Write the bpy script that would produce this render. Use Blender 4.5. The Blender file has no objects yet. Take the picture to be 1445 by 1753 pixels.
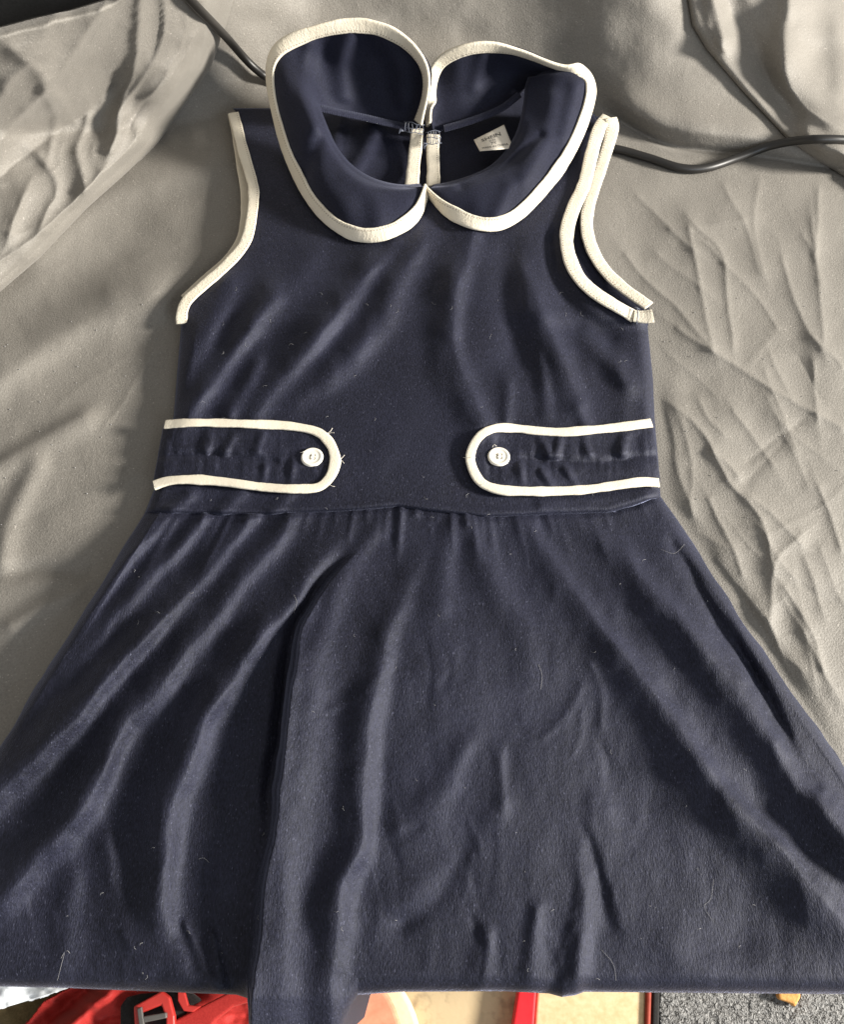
import bpy, math, random
import numpy as np
rng = np.random.RandomState(7); random.seed(7)

# ------------------------------------------------------------------ camera
F = 1450.0; CX, CY = 722.5, 876.5; TILT = math.radians(28.0)
CAM = np.array([0.0, -0.235, 0.4415])
sc = bpy.context.scene
cd = bpy.data.cameras.new('camera'); co = bpy.data.objects.new('camera', cd)
sc.collection.objects.link(co); co.location = CAM; co.rotation_euler = (TILT, 0, 0)
cd.sensor_fit = 'HORIZONTAL'; cd.sensor_width = 36.0; cd.lens = F / 1445.0 * 36.0
cd.clip_start = 0.01; cd.clip_end = 50.0
sc.camera = co
sc.render.resolution_x = 845; sc.render.resolution_y = 1024

# ------------------------------------------------------------------ light
w = bpy.data.worlds.new('World'); sc.world = w; w.use_nodes = True
bg = w.node_tree.nodes['Background']
bg.inputs[0].default_value = (1.0, 0.97, 0.93, 1); bg.inputs[1].default_value = 0.53
def area(name, loc, target, size, energy, color):
    d = bpy.data.lights.new(name, 'AREA'); d.shape = 'RECTANGLE'; d.size, d.size_y = size
    d.energy = energy; d.color = color
    o = bpy.data.objects.new(name, d); sc.collection.objects.link(o)
    o.location = loc
    v = np.array(target) - np.array(loc)
    from mathutils import Vector
    o.rotation_euler = Vector(v).to_track_quat('-Z', 'Y').to_euler()
    return o
area('window_light', (2.85, -0.26, 1.02), (0, 0.02, 0), (0.46, 0.46), 355, (1.0, 0.95, 0.87))
area('room_window', (0.95, -1.25, 0.85), (0.1, -0.2, 0), (0.7, 0.7), 9, (0.72, 0.85, 1.0))
sc.view_settings.view_transform = 'Standard'; sc.view_settings.look = 'None'
sc.view_settings.exposure = 0.0; sc.view_settings.gamma = 1.0
sc.view_settings.use_curve_mapping = False

# ------------------------------------------------------------------ helpers
ct, st = math.cos(TILT), math.sin(TILT)
def P(px, py, h):
    """point at height h (m) that the lens sees at photo pixel px, py"""
    px, py, h = np.broadcast_arrays(np.asarray(px, float), np.asarray(py, float), np.asarray(h, float))
    dx = (px - CX) / F; dy = -(py - CY) / F
    wy = dy * ct + st; wz = dy * st - ct
    k = (h - CAM[2]) / wz
    return np.stack([CAM[0] + dx * k, CAM[1] + wy * k, h], -1)

def catmull(pts, n):
    """resample a polyline through its points, n samples, chord-parametrised"""
    p = np.asarray(pts, float)
    d = np.r_[0, np.cumsum(np.maximum(np.linalg.norm(np.diff(p[:, :2], axis=0), axis=1), 1e-6) ** 0.5)]
    t = np.linspace(0, d[-1], n)
    m = np.zeros_like(p)
    m[1:-1] = ((p[2:] - p[1:-1]) / (d[2:] - d[1:-1])[:, None] * (d[1:-1] - d[:-2])[:, None] +
               (p[1:-1] - p[:-2]) / (d[1:-1] - d[:-2])[:, None] * (d[2:] - d[1:-1])[:, None]) / (d[2:] - d[:-2])[:, None]
    m[0] = (p[1] - p[0]) / (d[1] - d[0]); m[-1] = (p[-1] - p[-2]) / (d[-1] - d[-2])
    i = np.clip(np.searchsorted(d, t, 'right') - 1, 0, len(d) - 2)
    L = (d[i + 1] - d[i]); s = ((t - d[i]) / L)[:, None]; L = L[:, None]
    return ((2*s**3 - 3*s**2 + 1) * p[i] + (s**3 - 2*s**2 + s) * L * m[i] +
            (-2*s**3 + 3*s**2) * p[i+1] + (s**3 - s**2) * L * m[i+1])

def arc_resample(p, n):
    d = np.r_[0, np.cumsum(np.linalg.norm(np.diff(p, axis=0), axis=1))]
    t = np.linspace(0, d[-1], n)
    return np.stack([np.interp(t, d, p[:, k]) for k in range(p.shape[1])], -1), d[-1]

NG = rng.rand(8, 128, 128)
def vnoise(x, y, seed=0):
    g = NG[seed % 8]
    xi = np.floor(x).astype(int); yi = np.floor(y).astype(int)
    fx = x - xi; fy = y - yi
    fx = fx*fx*fx*(fx*(fx*6-15)+10); fy = fy*fy*fy*(fy*(fy*6-15)+10)
    a = g[xi % 128, yi % 128]; b = g[(xi+1) % 128, yi % 128]
    c = g[xi % 128, (yi+1) % 128]; d = g[(xi+1) % 128, (yi+1) % 128]
    return (a*(1-fx)+b*fx)*(1-fy) + (c*(1-fx)+d*fx)*fy - 0.5
def fbm(x, y, seed=0, octv=4):
    v = 0; a = 1.0
    for o in range(octv):
        v = v + a * vnoise(x * 2**o + 17.3*o, y * 2**o + 5.1*o, seed + o); a *= 0.5
    return v
def sstep(a, b, x):
    t = np.clip((x - a) / (b - a), 0, 1); return t*t*(3-2*t)

def ridge(X, Y, pts, amp, wl, wr, shift=0.0, sharp=False, g0=1.0, g1=1.0):
    """soft fold along a line traced top to bottom; amp in m (list = along the line), widths in px"""
    pts = np.asarray(pts, float)
    if len(pts) > 2: pts = catmull(pts, len(pts) * 4)
    seg = np.linalg.norm(np.diff(pts, axis=0), axis=1); cum = np.r_[0, np.cumsum(seg)]
    reach = 3.4 * max(wl, wr) * (1.6 if sharp else 1) + abs(shift)
    sel = ((X > pts[:, 0].min() - reach) & (X < pts[:, 0].max() + reach) &
           (Y > pts[:, 1].min() - reach) & (Y < pts[:, 1].max() + reach))
    out = np.zeros_like(X)
    x = X[sel]; y = Y[sel]
    if x.size == 0: return out
    best = np.full(x.shape, 1e9); sg = np.ones_like(x); tt = np.zeros_like(x); ov = np.zeros_like(x)
    for k in range(len(seg)):
        ax, ay = pts[k]; ux, uy = (pts[k+1] - pts[k]) / max(seg[k], 1e-9)
        rx = x - ax; ry = y - ay
        tr = rx*ux + ry*uy
        t = np.clip(tr, 0, seg[k])
        d = np.hypot(rx - t*ux, ry - t*uy)
        m = d < best
        o_ = np.zeros_like(tr)
        if k == 0: o_ = np.maximum(o_, -tr)
        if k == len(seg)-1: o_ = np.maximum(o_, tr - seg[k])
        ov[m] = o_[m]
        best[m] = d[m]; sg[m] = np.where(-(ux*ry - uy*rx)[m] >= 0, 1, -1); tt[m] = (cum[k] + t[m]) / cum[-1]
    d = np.sqrt(np.maximum(best*best - ov*ov, 0)) * sg + shift
    a = np.interp(tt, np.linspace(0, 1, len(amp)), amp) if isinstance(amp, (list, tuple)) else amp
    ww = np.where(d > 0, wr, wl) * (g0 + (g1-g0)*tt)
    if sharp: f = np.exp(-(np.sqrt(d*d + (0.05*ww)**2) - 0.05*ww) / ww)
    else: f = np.exp(-(d/ww)**2)
    out[sel] = a * f * np.exp(-(ov/(1.1*max(wl, wr)))**2)
    return out

MATS = {}
def link(o, parent=None):
    sc.collection.objects.link(o)
    if parent is not None: o.parent = parent
    return o
def origin(parent):
    v = np.zeros(3)
    while parent is not None:
        v = v + np.array(parent.location); parent = parent.parent
    return v
def mesh(name, V, faces, mat, parent=None, uv=None, smooth=True):
    V = np.asarray(V, float).reshape(-1, 3)
    if parent is not None:
        V = V - origin(parent); loc = None
    else:
        loc = np.array([V[:, 0].mean(), V[:, 1].mean(), V[:, 2].min()]); V = V - loc
    me = bpy.data.meshes.new(name)
    if isinstance(faces, np.ndarray):
        nf, k = faces.shape
        me.vertices.add(len(V)); me.vertices.foreach_set('co', V.ravel())
        me.loops.add(nf * k); me.loops.foreach_set('vertex_index', faces.ravel().astype(np.int32))
        me.polygons.add(nf)
        me.polygons.foreach_set('loop_start', np.arange(0, nf*k, k, dtype=np.int32))
        me.update(calc_edges=True)
    else:
        me.from_pydata([tuple(v) for v in V], [], faces); me.update()
    if uv is not None:
        l = me.uv_layers.new(name='UVMap')
        idx = np.zeros(len(me.loops), np.int32); me.loops.foreach_get('vertex_index', idx)
        l.data.foreach_set('uv', np.asarray(uv, float).reshape(-1, 2)[idx].ravel())
    me.polygons.foreach_set('use_smooth', np.full(len(me.polygons), smooth))
    me.materials.append(MATS[mat]); me.validate(); me.update()
    o = bpy.data.objects.new(name, me)
    if loc is not None: o.location = loc
    return link(o, parent)
def grid(name, V, mat, parent=None, mask=None, uv=None, flip=False):
    nr, nc = V.shape[:2]
    idx = np.arange(nr*nc).reshape(nr, nc)
    f = np.stack([idx[:-1, :-1], idx[1:, :-1], idx[1:, 1:], idx[:-1, 1:]], -1)
    if flip: f = f[..., ::-1]
    f = f.reshape(-1, 4)
    if mask is not None:
        m = (mask[:-1, :-1] & mask[1:, :-1] & mask[1:, 1:] & mask[:-1, 1:]).ravel(); f = f[m]
    Vf = V.reshape(-1, 3); uvf = None if uv is None else np.asarray(uv).reshape(-1, 2)
    used = np.unique(f); re = np.full(len(Vf), -1); re[used] = np.arange(len(used))
    return mesh(name, Vf[used], re[f], mat, parent, None if uvf is None else uvf[used])
def solid(o, t, off=-1.0):
    m = o.modifiers.new('thickness', 'SOLIDIFY'); m.thickness = t; m.offset = off; return o

def ribbon(name, C, side, width, thick, mat, parent, wob=0.0, lift=0.0, closed=False, seed=0, n=14):
    """rounded fabric binding swept along C; side = outward direction in the cloth's plane"""
    C = np.asarray(C); N = len(C)
    T = np.gradient(C, axis=0); T /= np.linalg.norm(T, axis=1)[:, None] + 1e-12
    S = side - (side*T).sum(1)[:, None]*T; S /= np.linalg.norm(S, axis=1)[:, None] + 1e-12
    U = np.cross(S, T)
    if (U @ np.array([0, -0.5, 1.0])).mean() < 0: U = -U
    C = C + U*lift
    L = np.r_[0, np.cumsum(np.linalg.norm(np.diff(C, axis=0), axis=1))]
    a = np.linspace(0, 2*math.pi, n, endpoint=False)
    ex = 0.5
    ca = np.sign(np.cos(a))*np.abs(np.cos(a))**ex; sa = np.sign(np.sin(a))*np.abs(np.sin(a))**0.55
    wv = width*0.5*(1 + wob*fbm(L*90 + seed*9, L*0+seed, seed, 3))
    tv = thick*0.5*(1 + 0.5*wob*fbm(L*160, L*0+3.3+seed, seed+2, 2))
    # a slight groove where the stitches pull the band in
    dip = np.exp(-((ca+0.62)/0.16)**2) * (sa > 0) * 0.35
    V = (C[:, None] + S[:, None]*ca[None, :, None]*wv[:, None, None] +
         U[:, None]*((sa - dip)[None, :, None]*tv[:, None, None]))
    uv = np.stack(np.broadcast_arrays(L[:, None], ca[None]), -1)
    idx = np.arange(N*n).reshape(N, n); nx = np.roll(idx, -1, 1)
    f = np.stack([idx[:-1], nx[:-1], nx[1:], idx[1:]], -1).reshape(-1, 4)
    Vall = V.reshape(-1, 3)
    Vall = np.vstack([Vall, C[:1], C[-1:]])
    uvall = np.vstack([uv.reshape(-1, 2), [[0, 0]], [[L[-1], 0]]])
    fl = [tuple(q) for q in f]
    for k in range(n):
        fl.append((idx[0, (k+1) % n], idx[0, k], N*n)); fl.append((idx[-1, k], idx[-1, (k+1) % n], N*n+1))
    o = mesh(name, Vall, fl, mat, parent, uvall)
    return o
def tube(name, C, r, mat, parent=None, n=8, cap=True):
    C = np.asarray(C, float); N = len(C)
    T = np.gradient(C, axis=0); T /= np.linalg.norm(T, axis=1)[:, None] + 1e-12
    ref = np.array([0.13, 0.21, 0.97]); S = np.cross(T, ref); S /= np.linalg.norm(S, axis=1)[:, None] + 1e-12
    U = np.cross(S, T); a = np.linspace(0, 2*math.pi, n, endpoint=False)
    r = np.broadcast_to(r, (N,))
    V = C[:, None] + r[:, None, None]*(S[:, None]*np.cos(a)[None, :, None] + U[:, None]*np.sin(a)[None, :, None])
    idx = np.arange(N*n).reshape(N, n); nx = np.roll(idx, -1, 1)
    f = [tuple(q) for q in np.stack([idx[:-1], nx[:-1], nx[1:], idx[1:]], -1).reshape(-1, 4)]
    if cap: f += [tuple(idx[0][::-1]), tuple(idx[-1])]
    if name is None: return V.reshape(-1, 3), f
    return mesh(name, V, f, mat, parent)
def tubes(name, list_of, mat, parent=None, n=6):
    VV, FF, b = [], [], 0
    for C, r in list_of:
        v, f = tube(None, C, r, mat, None, n)
        VV.append(v); FF += [tuple(i + b for i in q) for q in f]; b += len(v)
    return mesh(name, np.vstack(VV), FF, mat, parent)
def tag(o, label, cat=None, group=None, kind=None):
    o['label'] = label
    if cat: o['category'] = cat
    if group: o['group'] = group
    if kind: o['kind'] = kind
    return o
def thing(name, loc, label, cat):
    o = bpy.data.objects.new(name, None); o.location = loc; o.empty_display_size = 0.02
    link(o); return tag(o, label, cat)

# ------------------------------------------------------------------ materials
def newmat(name):
    m = bpy.data.materials.new(name); m.use_nodes = True; MATS[name] = m
    nt = m.node_tree; b = nt.nodes['Principled BSDF']; return m, nt, b
def nd(nt, typ, **kw):
    n = nt.nodes.new(typ)
    for k, v in kw.items():
        if k in n.inputs: n.inputs[k].default_value = v
        else: setattr(n, k, v)
    return n
def cloth(name, c1, c2, rough=0.9, sheen=0.3, tint=(1, 1, 1), srough=0.4, nscale=900, bump=0.25, bdist=0.0004,
          stretch=(1, 1, 1), fleck=None, spec=0.15):
    m, nt, b = newmat(name)
    tc = nd(nt, 'ShaderNodeTexCoord'); mp = nd(nt, 'ShaderNodeMapping'); mp.inputs['Scale'].default_value = stretch
    nt.links.new(tc.outputs['Object'], mp.inputs['Vector'])
    n1 = nd(nt, 'ShaderNodeTexNoise', Scale=nscale, Detail=3.0, Roughness=0.65)
    nt.links.new(mp.outputs[0], n1.inputs['Vector'])
    n2 = nd(nt, 'ShaderNodeTexNoise', Scale=22.0, Detail=4.0); nt.links.new(tc.outputs['Object'], n2.inputs['Vector'])
    mx = nd(nt, 'ShaderNodeMix', data_type='RGBA'); mx.inputs['A'].default_value = (*c1, 1); mx.inputs['B'].default_value = (*c2, 1)
    rp = nd(nt, 'ShaderNodeMapRange'); rp.inputs[1].default_value = 0.36; rp.inputs[2].default_value = 0.64
    ad = nd(nt, 'ShaderNodeMath', operation='MULTIPLY_ADD'); ad.inputs[1].default_value = 2.2; ml = nd(nt, 'ShaderNodeMath', operation='MULTIPLY'); ml.inputs[1].default_value = 0.3125
    nt.links.new(n1.outputs['Fac'], ad.inputs[0]); nt.links.new(n2.outputs['Fac'], ad.inputs[2])
    nt.links.new(ad.outputs[0], ml.inputs[0]); nt.links.new(ml.outputs[0], rp.inputs[0])
    nt.links.new(rp.outputs[0], mx.inputs['Factor'])
    col = mx.outputs['Result']
    if fleck:
        v = nd(nt, 'ShaderNodeTexNoise', Scale=fleck[1], Detail=1.0, Roughness=0.4); nt.links.new(mp.outputs[0], v.inputs['Vector'])
        r2 = nd(nt, 'ShaderNodeMapRange'); r2.inputs[1].default_value = fleck[2]; r2.inputs[2].default_value = fleck[2] + 0.08
        nt.links.new(v.outputs['Fac'], r2.inputs[0])
        m2 = nd(nt, 'ShaderNodeMix', data_type='RGBA'); m2.inputs['B'].default_value = (*fleck[0], 1)
        nt.links.new(r2.outputs[0], m2.inputs['Factor']); nt.links.new(col, m2.inputs['A']); col = m2.outputs['Result']
    nt.links.new(col, b.inputs['Base Color'])
    b.inputs['Roughness'].default_value = rough; b.inputs['Specular IOR Level'].default_value = spec
    b.inputs['Sheen Weight'].default_value = sheen; b.inputs['Sheen Roughness'].default_value = srough
    b.inputs['Sheen Tint'].default_value = (*tint, 1)
    bp = nd(nt, 'ShaderNodeBump', Strength=bump, Distance=bdist)
    nt.links.new(n1.outputs['Fac'], bp.inputs['Height']); nt.links.new(bp.outputs[0], b.inputs['Normal'])
    if name.startswith('navy'): b.inputs['Specular Tint'].default_value = (0.78, 0.82, 1.0, 1)
    return m
cloth('navy', (0.0030, 0.0030, 0.0055), (0.0162, 0.0170, 0.0310), 0.62, 0.32, (0.62, 0.68, 1.0), 0.30, 950, 0.65, 0.0006,
      (1.5, 0.5, 1), ((0.05, 0.052, 0.078), 1100, 0.685), 0.28)
cloth('navy_inside', (0.0048, 0.0050, 0.0095), (0.0150, 0.0160, 0.0300), 0.7, 0.16, (0.62, 0.66, 0.90), 0.4, 1000, 0.5, 0.0005, (1.4, .6, 1), None, 0.2)
cloth('sheet', (0.148, 0.137, 0.120), (0.205, 0.191, 0.169), 0.62, 0.22, (1, 0.95, 0.88), 0.35, 900, 0.7, 0.0006,
      (1, 1, 1), ((0.32, 0.295, 0.265), 800, 0.70), 0.35)
cloth('dark_cloth', (0.085, 0.082, 0.078), (0.12, 0.116, 0.11), 0.9, 0.2, (1, 1, 1), 0.4, 600)
cloth('red_fabric', (0.30, 0.020, 0.018), (0.42, 0.034, 0.028), 0.6, 0.15, (1, 0.7, 0.6), 0.4, 900, 0.3, 0.0004)
cloth('olive_canvas', (0.10, 0.075, 0.035), (0.16, 0.12, 0.06), 0.9, 0.1, (1, 1, 1), 0.4, 700)
cloth('black_webbing', (0.012, 0.011, 0.011), (0.028, 0.026, 0.025), 0.8, 0.1, (1, 1, 1), 0.4, 800)
cloth('pale_cloth', (0.60, 0.63, 0.66), (0.72, 0.75, 0.78), 0.8, 0.1, (1, 1, 1), 0.4, 500)
cloth('salmon_rubber', (0.62, 0.22, 0.13), (0.72, 0.29, 0.18), 0.5, 0.0, (1, 1, 1), 0.4, 120, 0.1, 0.0005)
cloth('cream_rubber', (0.70, 0.56, 0.36), (0.78, 0.64, 0.44), 0.5, 0.0, (1, 1, 1), 0.4, 120, 0.1, 0.0005)
cloth('thread_grey', (0.06, 0.07, 0.10), (0.13, 0.14, 0.18), 0.7, 0.2, (1, 1, 1), 0.4, 900)
cloth('thread_navy', (0.010, 0.011, 0.020), (0.030, 0.032, 0.055), 0.8, 0.1, (.7, .75, 1), 0.4, 900)
cloth('thread_white', (0.75, 0.70, 0.60), (0.85, 0.80, 0.70), 0.7, 0.2, (1, 1, 1), 0.4, 900)
cloth('lint', (0.22, 0.22, 0.23), (0.36, 0.35, 0.34), 0.7, 0.2, (1, 1, 1), 0.4, 900)
cloth('tag_satin', (0.66, 0.61, 0.52), (0.76, 0.71, 0.62), 0.5, 0.1, (1, 1, 1), 0.4, 1200, 0.2, 0.0002)
cloth('ink', (0.02, 0.02, 0.025), (0.05, 0.05, 0.055), 0.6, 0.0, (1, 1, 1), 0.4, 500)
cloth('tan_card', (0.50, 0.37, 0.20), (0.62, 0.48, 0.29), 0.6, 0.0, (1, 1, 1), 0.4, 160, 0.1, 0.0004)
cloth('bright_red', (0.62, 0.012, 0.020), (0.72, 0.02, 0.028), 0.35, 0.0, (1, 1, 1), 0.4, 90, 0.05, 0.0003, (1, 1, 1), None, 0.5)
cloth('rust_red', (0.20, 0.030, 0.018), (0.28, 0.05, 0.03), 0.5, 0.0, (1, 1, 1), 0.4, 200)
cloth('crumb', (0.42, 0.19, 0.05), (0.62, 0.34, 0.12), 0.7, 0.0, (1, 1, 1), 0.4, 300, 0.5, 0.001)

def trim_material():
    m, nt, b = newmat('cream_trim')
    uvn = nd(nt, 'ShaderNodeUVMap'); sp = nd(nt, 'ShaderNodeSeparateXYZ'); nt.links.new(uvn.outputs[0], sp.inputs[0])
    tc = nd(nt, 'ShaderNodeTexCoord')
    n1 = nd(nt, 'ShaderNodeTexNoise', Scale=900.0, Detail=3.0); nt.links.new(tc.outputs['Object'], n1.inputs['Vector'])
    n2 = nd(nt, 'ShaderNodeTexNoise', Scale=45.0, Detail=3.0); nt.links.new(tc.outputs['Object'], n2.inputs['Vector'])
    mx = nd(nt, 'ShaderNodeMix', data_type='RGBA'); mx.inputs['A'].default_value = (0.58, 0.515, 0.395, 1); mx.inputs['B'].default_value = (0.72, 0.665, 0.55, 1)
    nt.links.new(n2.outputs['Fac'], mx.inputs['Factor'])
    # stitches: dashes along the inner edge
    fr = nd(nt, 'ShaderNodeMath', operation='PINGPONG'); fr.inputs[1].default_value = 0.0011; nt.links.new(sp.outputs['X'], fr.inputs[0])
    gt = nd(nt, 'ShaderNodeMath', operation='GREATER_THAN'); gt.inputs[1].default_value = 0.00034; nt.links.new(fr.outputs[0], gt.inputs[0])
    cm = nd(nt, 'ShaderNodeMath', operation='COMPARE'); cm.inputs[1].default_value = -0.62; cm.inputs[2].default_value = 0.085; nt.links.new(sp.outputs['Y'], cm.inputs[0])
    stt = nd(nt, 'ShaderNodeMath', operation='MULTIPLY'); nt.links.new(gt.outputs[0], stt.inputs[0]); nt.links.new(cm.outputs[0], stt.inputs[1])
    hole = nd(nt, 'ShaderNodeMath', operation='SUBTRACT'); nt.links.new(cm.outputs[0], hole.inputs[0]); nt.links.new(stt.outputs[0], hole.inputs[1])
    m2 = nd(nt, 'ShaderNodeMix', data_type='RGBA'); m2.inputs['B'].default_value = (0.27, 0.22, 0.16, 1)
    nt.links.new(hole.outputs[0], m2.inputs['Factor']); nt.links.new(mx.outputs['Result'], m2.inputs['A'])
    nt.links.new(m2.outputs['Result'], b.inputs['Base Color'])
    # little cross puckers drawn up by the stitching
    mpk = nd(nt, 'ShaderNodeMapping'); mpk.inputs['Scale'].default_value = (420, 0.7, 1); nt.links.new(uvn.outputs[0], mpk.inputs['Vector'])
    npk = nd(nt, 'ShaderNodeTexNoise', Scale=1.0, Detail=2.0); nt.links.new(mpk.outputs[0], npk.inputs['Vector'])
    pk = nd(nt, 'ShaderNodeMath', operation='MULTIPLY_ADD'); pk.inputs[1].default_value = 1.1
    nt.links.new(npk.outputs['Fac'], pk.inputs[0]); nt.links.new(n1.outputs['Fac'], pk.inputs[2])
    hgt = nd(nt, 'ShaderNodeMath', operation='MULTIPLY_ADD'); hgt.inputs[1].default_value = 1.6
    nt.links.new(stt.outputs[0], hgt.inputs[0]); nt.links.new(pk.outputs[0], hgt.inputs[2])
    bp = nd(nt, 'ShaderNodeBump', Strength=0.8, Distance=0.0004); nt.links.new(hgt.outputs[0], bp.inputs['Height'])
    nt.links.new(bp.outputs[0], b.inputs['Normal'])
    b.inputs['Roughness'].default_value = 0.85; b.inputs['Specular IOR Level'].default_value = 0.2
    b.inputs['Sheen Weight'].default_value = 0.15
trim_material()
def simple(name, col, rough, spec=0.5):
    m, nt, b = newmat(name)
    tc = nd(nt, 'ShaderNodeTexCoord'); n = nd(nt, 'ShaderNodeTexNoise', Scale=120.0, Detail=3.0); nt.links.new(tc.outputs['Object'], n.inputs['Vector'])
    mx = nd(nt, 'ShaderNodeMix', data_type='RGBA'); mx.inputs['A'].default_value = (*[c*0.82 for c in col], 1); mx.inputs['B'].default_value = (*[min(c*1.15, 1) for c in col], 1)
    nt.links.new(n.outputs['Fac'], mx.inputs['Factor']); nt.links.new(mx.outputs['Result'], b.inputs['Base Color'])
    b.inputs['Roughness'].default_value = rough; b.inputs['Specular IOR Level'].default_value = spec
simple('cable_black', (0.012, 0.011, 0.010), 0.42, 0.5)
simple('button_shell', (0.74, 0.70, 0.61), 0.22, 0.6)
simple('red_plastic', (0.48, 0.035, 0.028), 0.35, 0.5)
simple('steel', (0.09, 0.085, 0.08), 0.35, 0.6)
def floor_material():
    m, nt, b = newmat('tan_floor')
    tc = nd(nt, 'ShaderNodeTexCoord')
    n = nd(nt, 'ShaderNodeTexNoise', Scale=14.0, Detail=6.0, Roughness=0.6); nt.links.new(tc.outputs['Object'], n.inputs['Vector'])
    n2 = nd(nt, 'ShaderNodeTexNoise', Scale=110.0, Detail=4.0); nt.links.new(tc.outputs['Object'], n2.inputs['Vector'])
    ad = nd(nt, 'ShaderNodeMath', operation='ADD'); nt.links.new(n.outputs['Fac'], ad.inputs[0]); nt.links.new(n2.outputs['Fac'], ad.inputs[1])
    r = nd(nt, 'ShaderNodeValToRGB'); nt.links.new(ad.outputs[0], r.inputs[0])
    r.color_ramp.elements[0].position = 0.60; r.color_ramp.elements[0].color = (0.20, 0.145, 0.085, 1)
    r.color_ramp.elements[1].position = 1.2; r.color_ramp.elements[1].color = (0.48, 0.37, 0.22, 1)
    nt.links.new(r.outputs[0], b.inputs['Base Color']); b.inputs['Roughness'].default_value = 0.5
    bp = nd(nt, 'ShaderNodeBump', Strength=0.15, Distance=0.002); nt.links.new(n2.outputs['Fac'], bp.inputs['Height']); nt.links.new(bp.outputs[0], b.inputs['Normal'])
floor_material()
def mat_material():
    m, nt, b = newmat('grey_mat')
    tc = nd(nt, 'ShaderNodeTexCoord')
    n = nd(nt, 'ShaderNodeTexNoise', Scale=330.0, Detail=2.0, Roughness=0.5, Distortion=1.2); nt.links.new(tc.outputs['Object'], n.inputs['Vector'])
    r = nd(nt, 'ShaderNodeValToRGB'); nt.links.new(n.outputs['Fac'], r.inputs[0])
    r.color_ramp.elements[0].position = 0.36; r.color_ramp.elements[0].color = (0.045, 0.043, 0.040, 1)
    r.color_ramp.elements[1].position = 0.60; r.color_ramp.elements[1].color = (0.19, 0.187, 0.18, 1)
    nt.links.new(r.outputs[0], b.inputs['Base Color']); b.inputs['Roughness'].default_value = 0.55
    bp = nd(nt, 'ShaderNodeBump', Strength=1.0, Distance=0.003); nt.links.new(n.outputs['Fac'], bp.inputs['Height']); nt.links.new(bp.outputs[0], b.inputs['Normal'])
mat_material()

# ------------------------------------------------------------------ outlines (photo pixels)
LX = np.array([(398, 185), (405, 192), (416, 240), (428, 291), (434, 325), (431, 370), (420, 418), (390, 455), (345, 493), (320, 518),
               (311, 548), (303, 640), (297, 715), (287, 735), (276, 780), (266, 832), (247, 880), (0, 1270), (-270, 1700), (-330, 1800)], float)
RX = np.array([(1000, 185), (1012, 192), (1022, 206), (1021, 228), (1013, 268), (1001, 317), (983, 356), (972, 391), (970, 415), (977, 447),
               (991, 477), (1015, 501), (1047, 521), (1082, 543), (1108, 552), (1113, 600), (1118, 650), (1121, 720), (1128, 800),
               (1131, 850), (1160, 890), (1250, 1025), (1445, 1312), (1700, 1700), (1760, 1800)], float)
def Lf(y): return np.interp(y, LX[:, 1], LX[:, 0])
def Rf(y): return np.interp(y, RX[:, 1], RX[:, 0])
SEAM = np.array([(240, 878), (320, 880), (430, 882), (600, 875), (680, 868), (760, 878), (830, 886), (950, 881), (1040, 878), (1085, 866), (1135, 850)], float)
def seam(x): return np.interp(x, SEAM[:, 0], SEAM[:, 1])
YC = np.array([(-350, 245), (300, 226), (420, 190), (550, 160), (950, 160), (1040, 205), (1130, 262), (1300, 279), (1445, 304), (1800, 330)], float)
_xd = np.arange(-500, 1961, 10.)
_sm = lambda v: np.convolve(np.pad(v, 9, 'edge'), np.hanning(19)/np.hanning(19).sum(), 'valid')
_yd = _sm(np.interp(_xd, YC[:, 0], YC[:, 1]))
_kd = _sm(np.interp(_xd, [-350, 380, 520, 950, 1080, 1300, 1600], [.00044, .00042, .00034, .00034, .00030, .00017, .00002]))
def yc(x): return np.interp(x, _xd, _yd)

# ------------------------------------------------------------------ sheet height
SHEET_R = [
 ([(1182, 390), (1199, 496), (1223, 595)], .0035, 9, 12), ([(1189, 380), (1240, 441), (1244, 496), (1257, 595)], .0035, 9, 12),
 ([(1072, 435), (1117, 489), (1158, 527), (1220, 595)], .0035, 10, 12), ([(1271, 376), (1210, 386), (1151, 392)], .0025, 9, 9),
 ([(1339, 445), (1374, 548), (1404, 599)], .0035, 9, 13), ([(1387, 376), (1397, 445), (1408, 582)], .003, 8, 11),
 ([(1093, 339), (1144, 387), (1189, 430)], .0025, 8, 10), ([(1164, 564), (1257, 623), (1333, 674), (1443, 733)], [.004, .006, .006, .005], 22, 12),
 ([(1122, 670), (1194, 729), (1249, 822), (1304, 889), (1323, 961)], [.003, .006, .006, .005], 14, 18),
 ([(1211, 855), (1249, 927), (1270, 982)], .004, 10, 14), ([(1320, 610), (1345, 668)], .002, 8, 8), ([(1392, 580), (1440, 628)], .003, 9, 9),
 ([(1342, 1007), (1392, 1087), (1413, 1147)], .0045, 12, 16), ([(1375, 914), (1329, 965), (1318, 1060)], .0035, 10, 10),
 ([(1401, 834), (1443, 940)], .004, 10, 14), ([(1312, 1058), (1375, 1193), (1430, 1269)], .0045, 14, 18),
 ([(1257, 703), (1320, 796)], .003, 10, 12), ([(1145, 700), (1160, 800), (1185, 880)], .003, 10, 12),
 ([(1390, 620), (1400, 720)], .003, 9, 12), ([(1210, 420), (1290, 500), (1330, 560)], .0025, 9, 11),
 ([(1300, 320), (1290, 380), (1310, 470)], .0022, 9, 11), ([(1380, 960), (1405, 1040)], .003, 9, 12),
 ([(1230, 960), (1290, 1040)], .003, 9, 12), ([(1375, 1080), (1430, 1180)], .003, 9, 12)]
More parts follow.
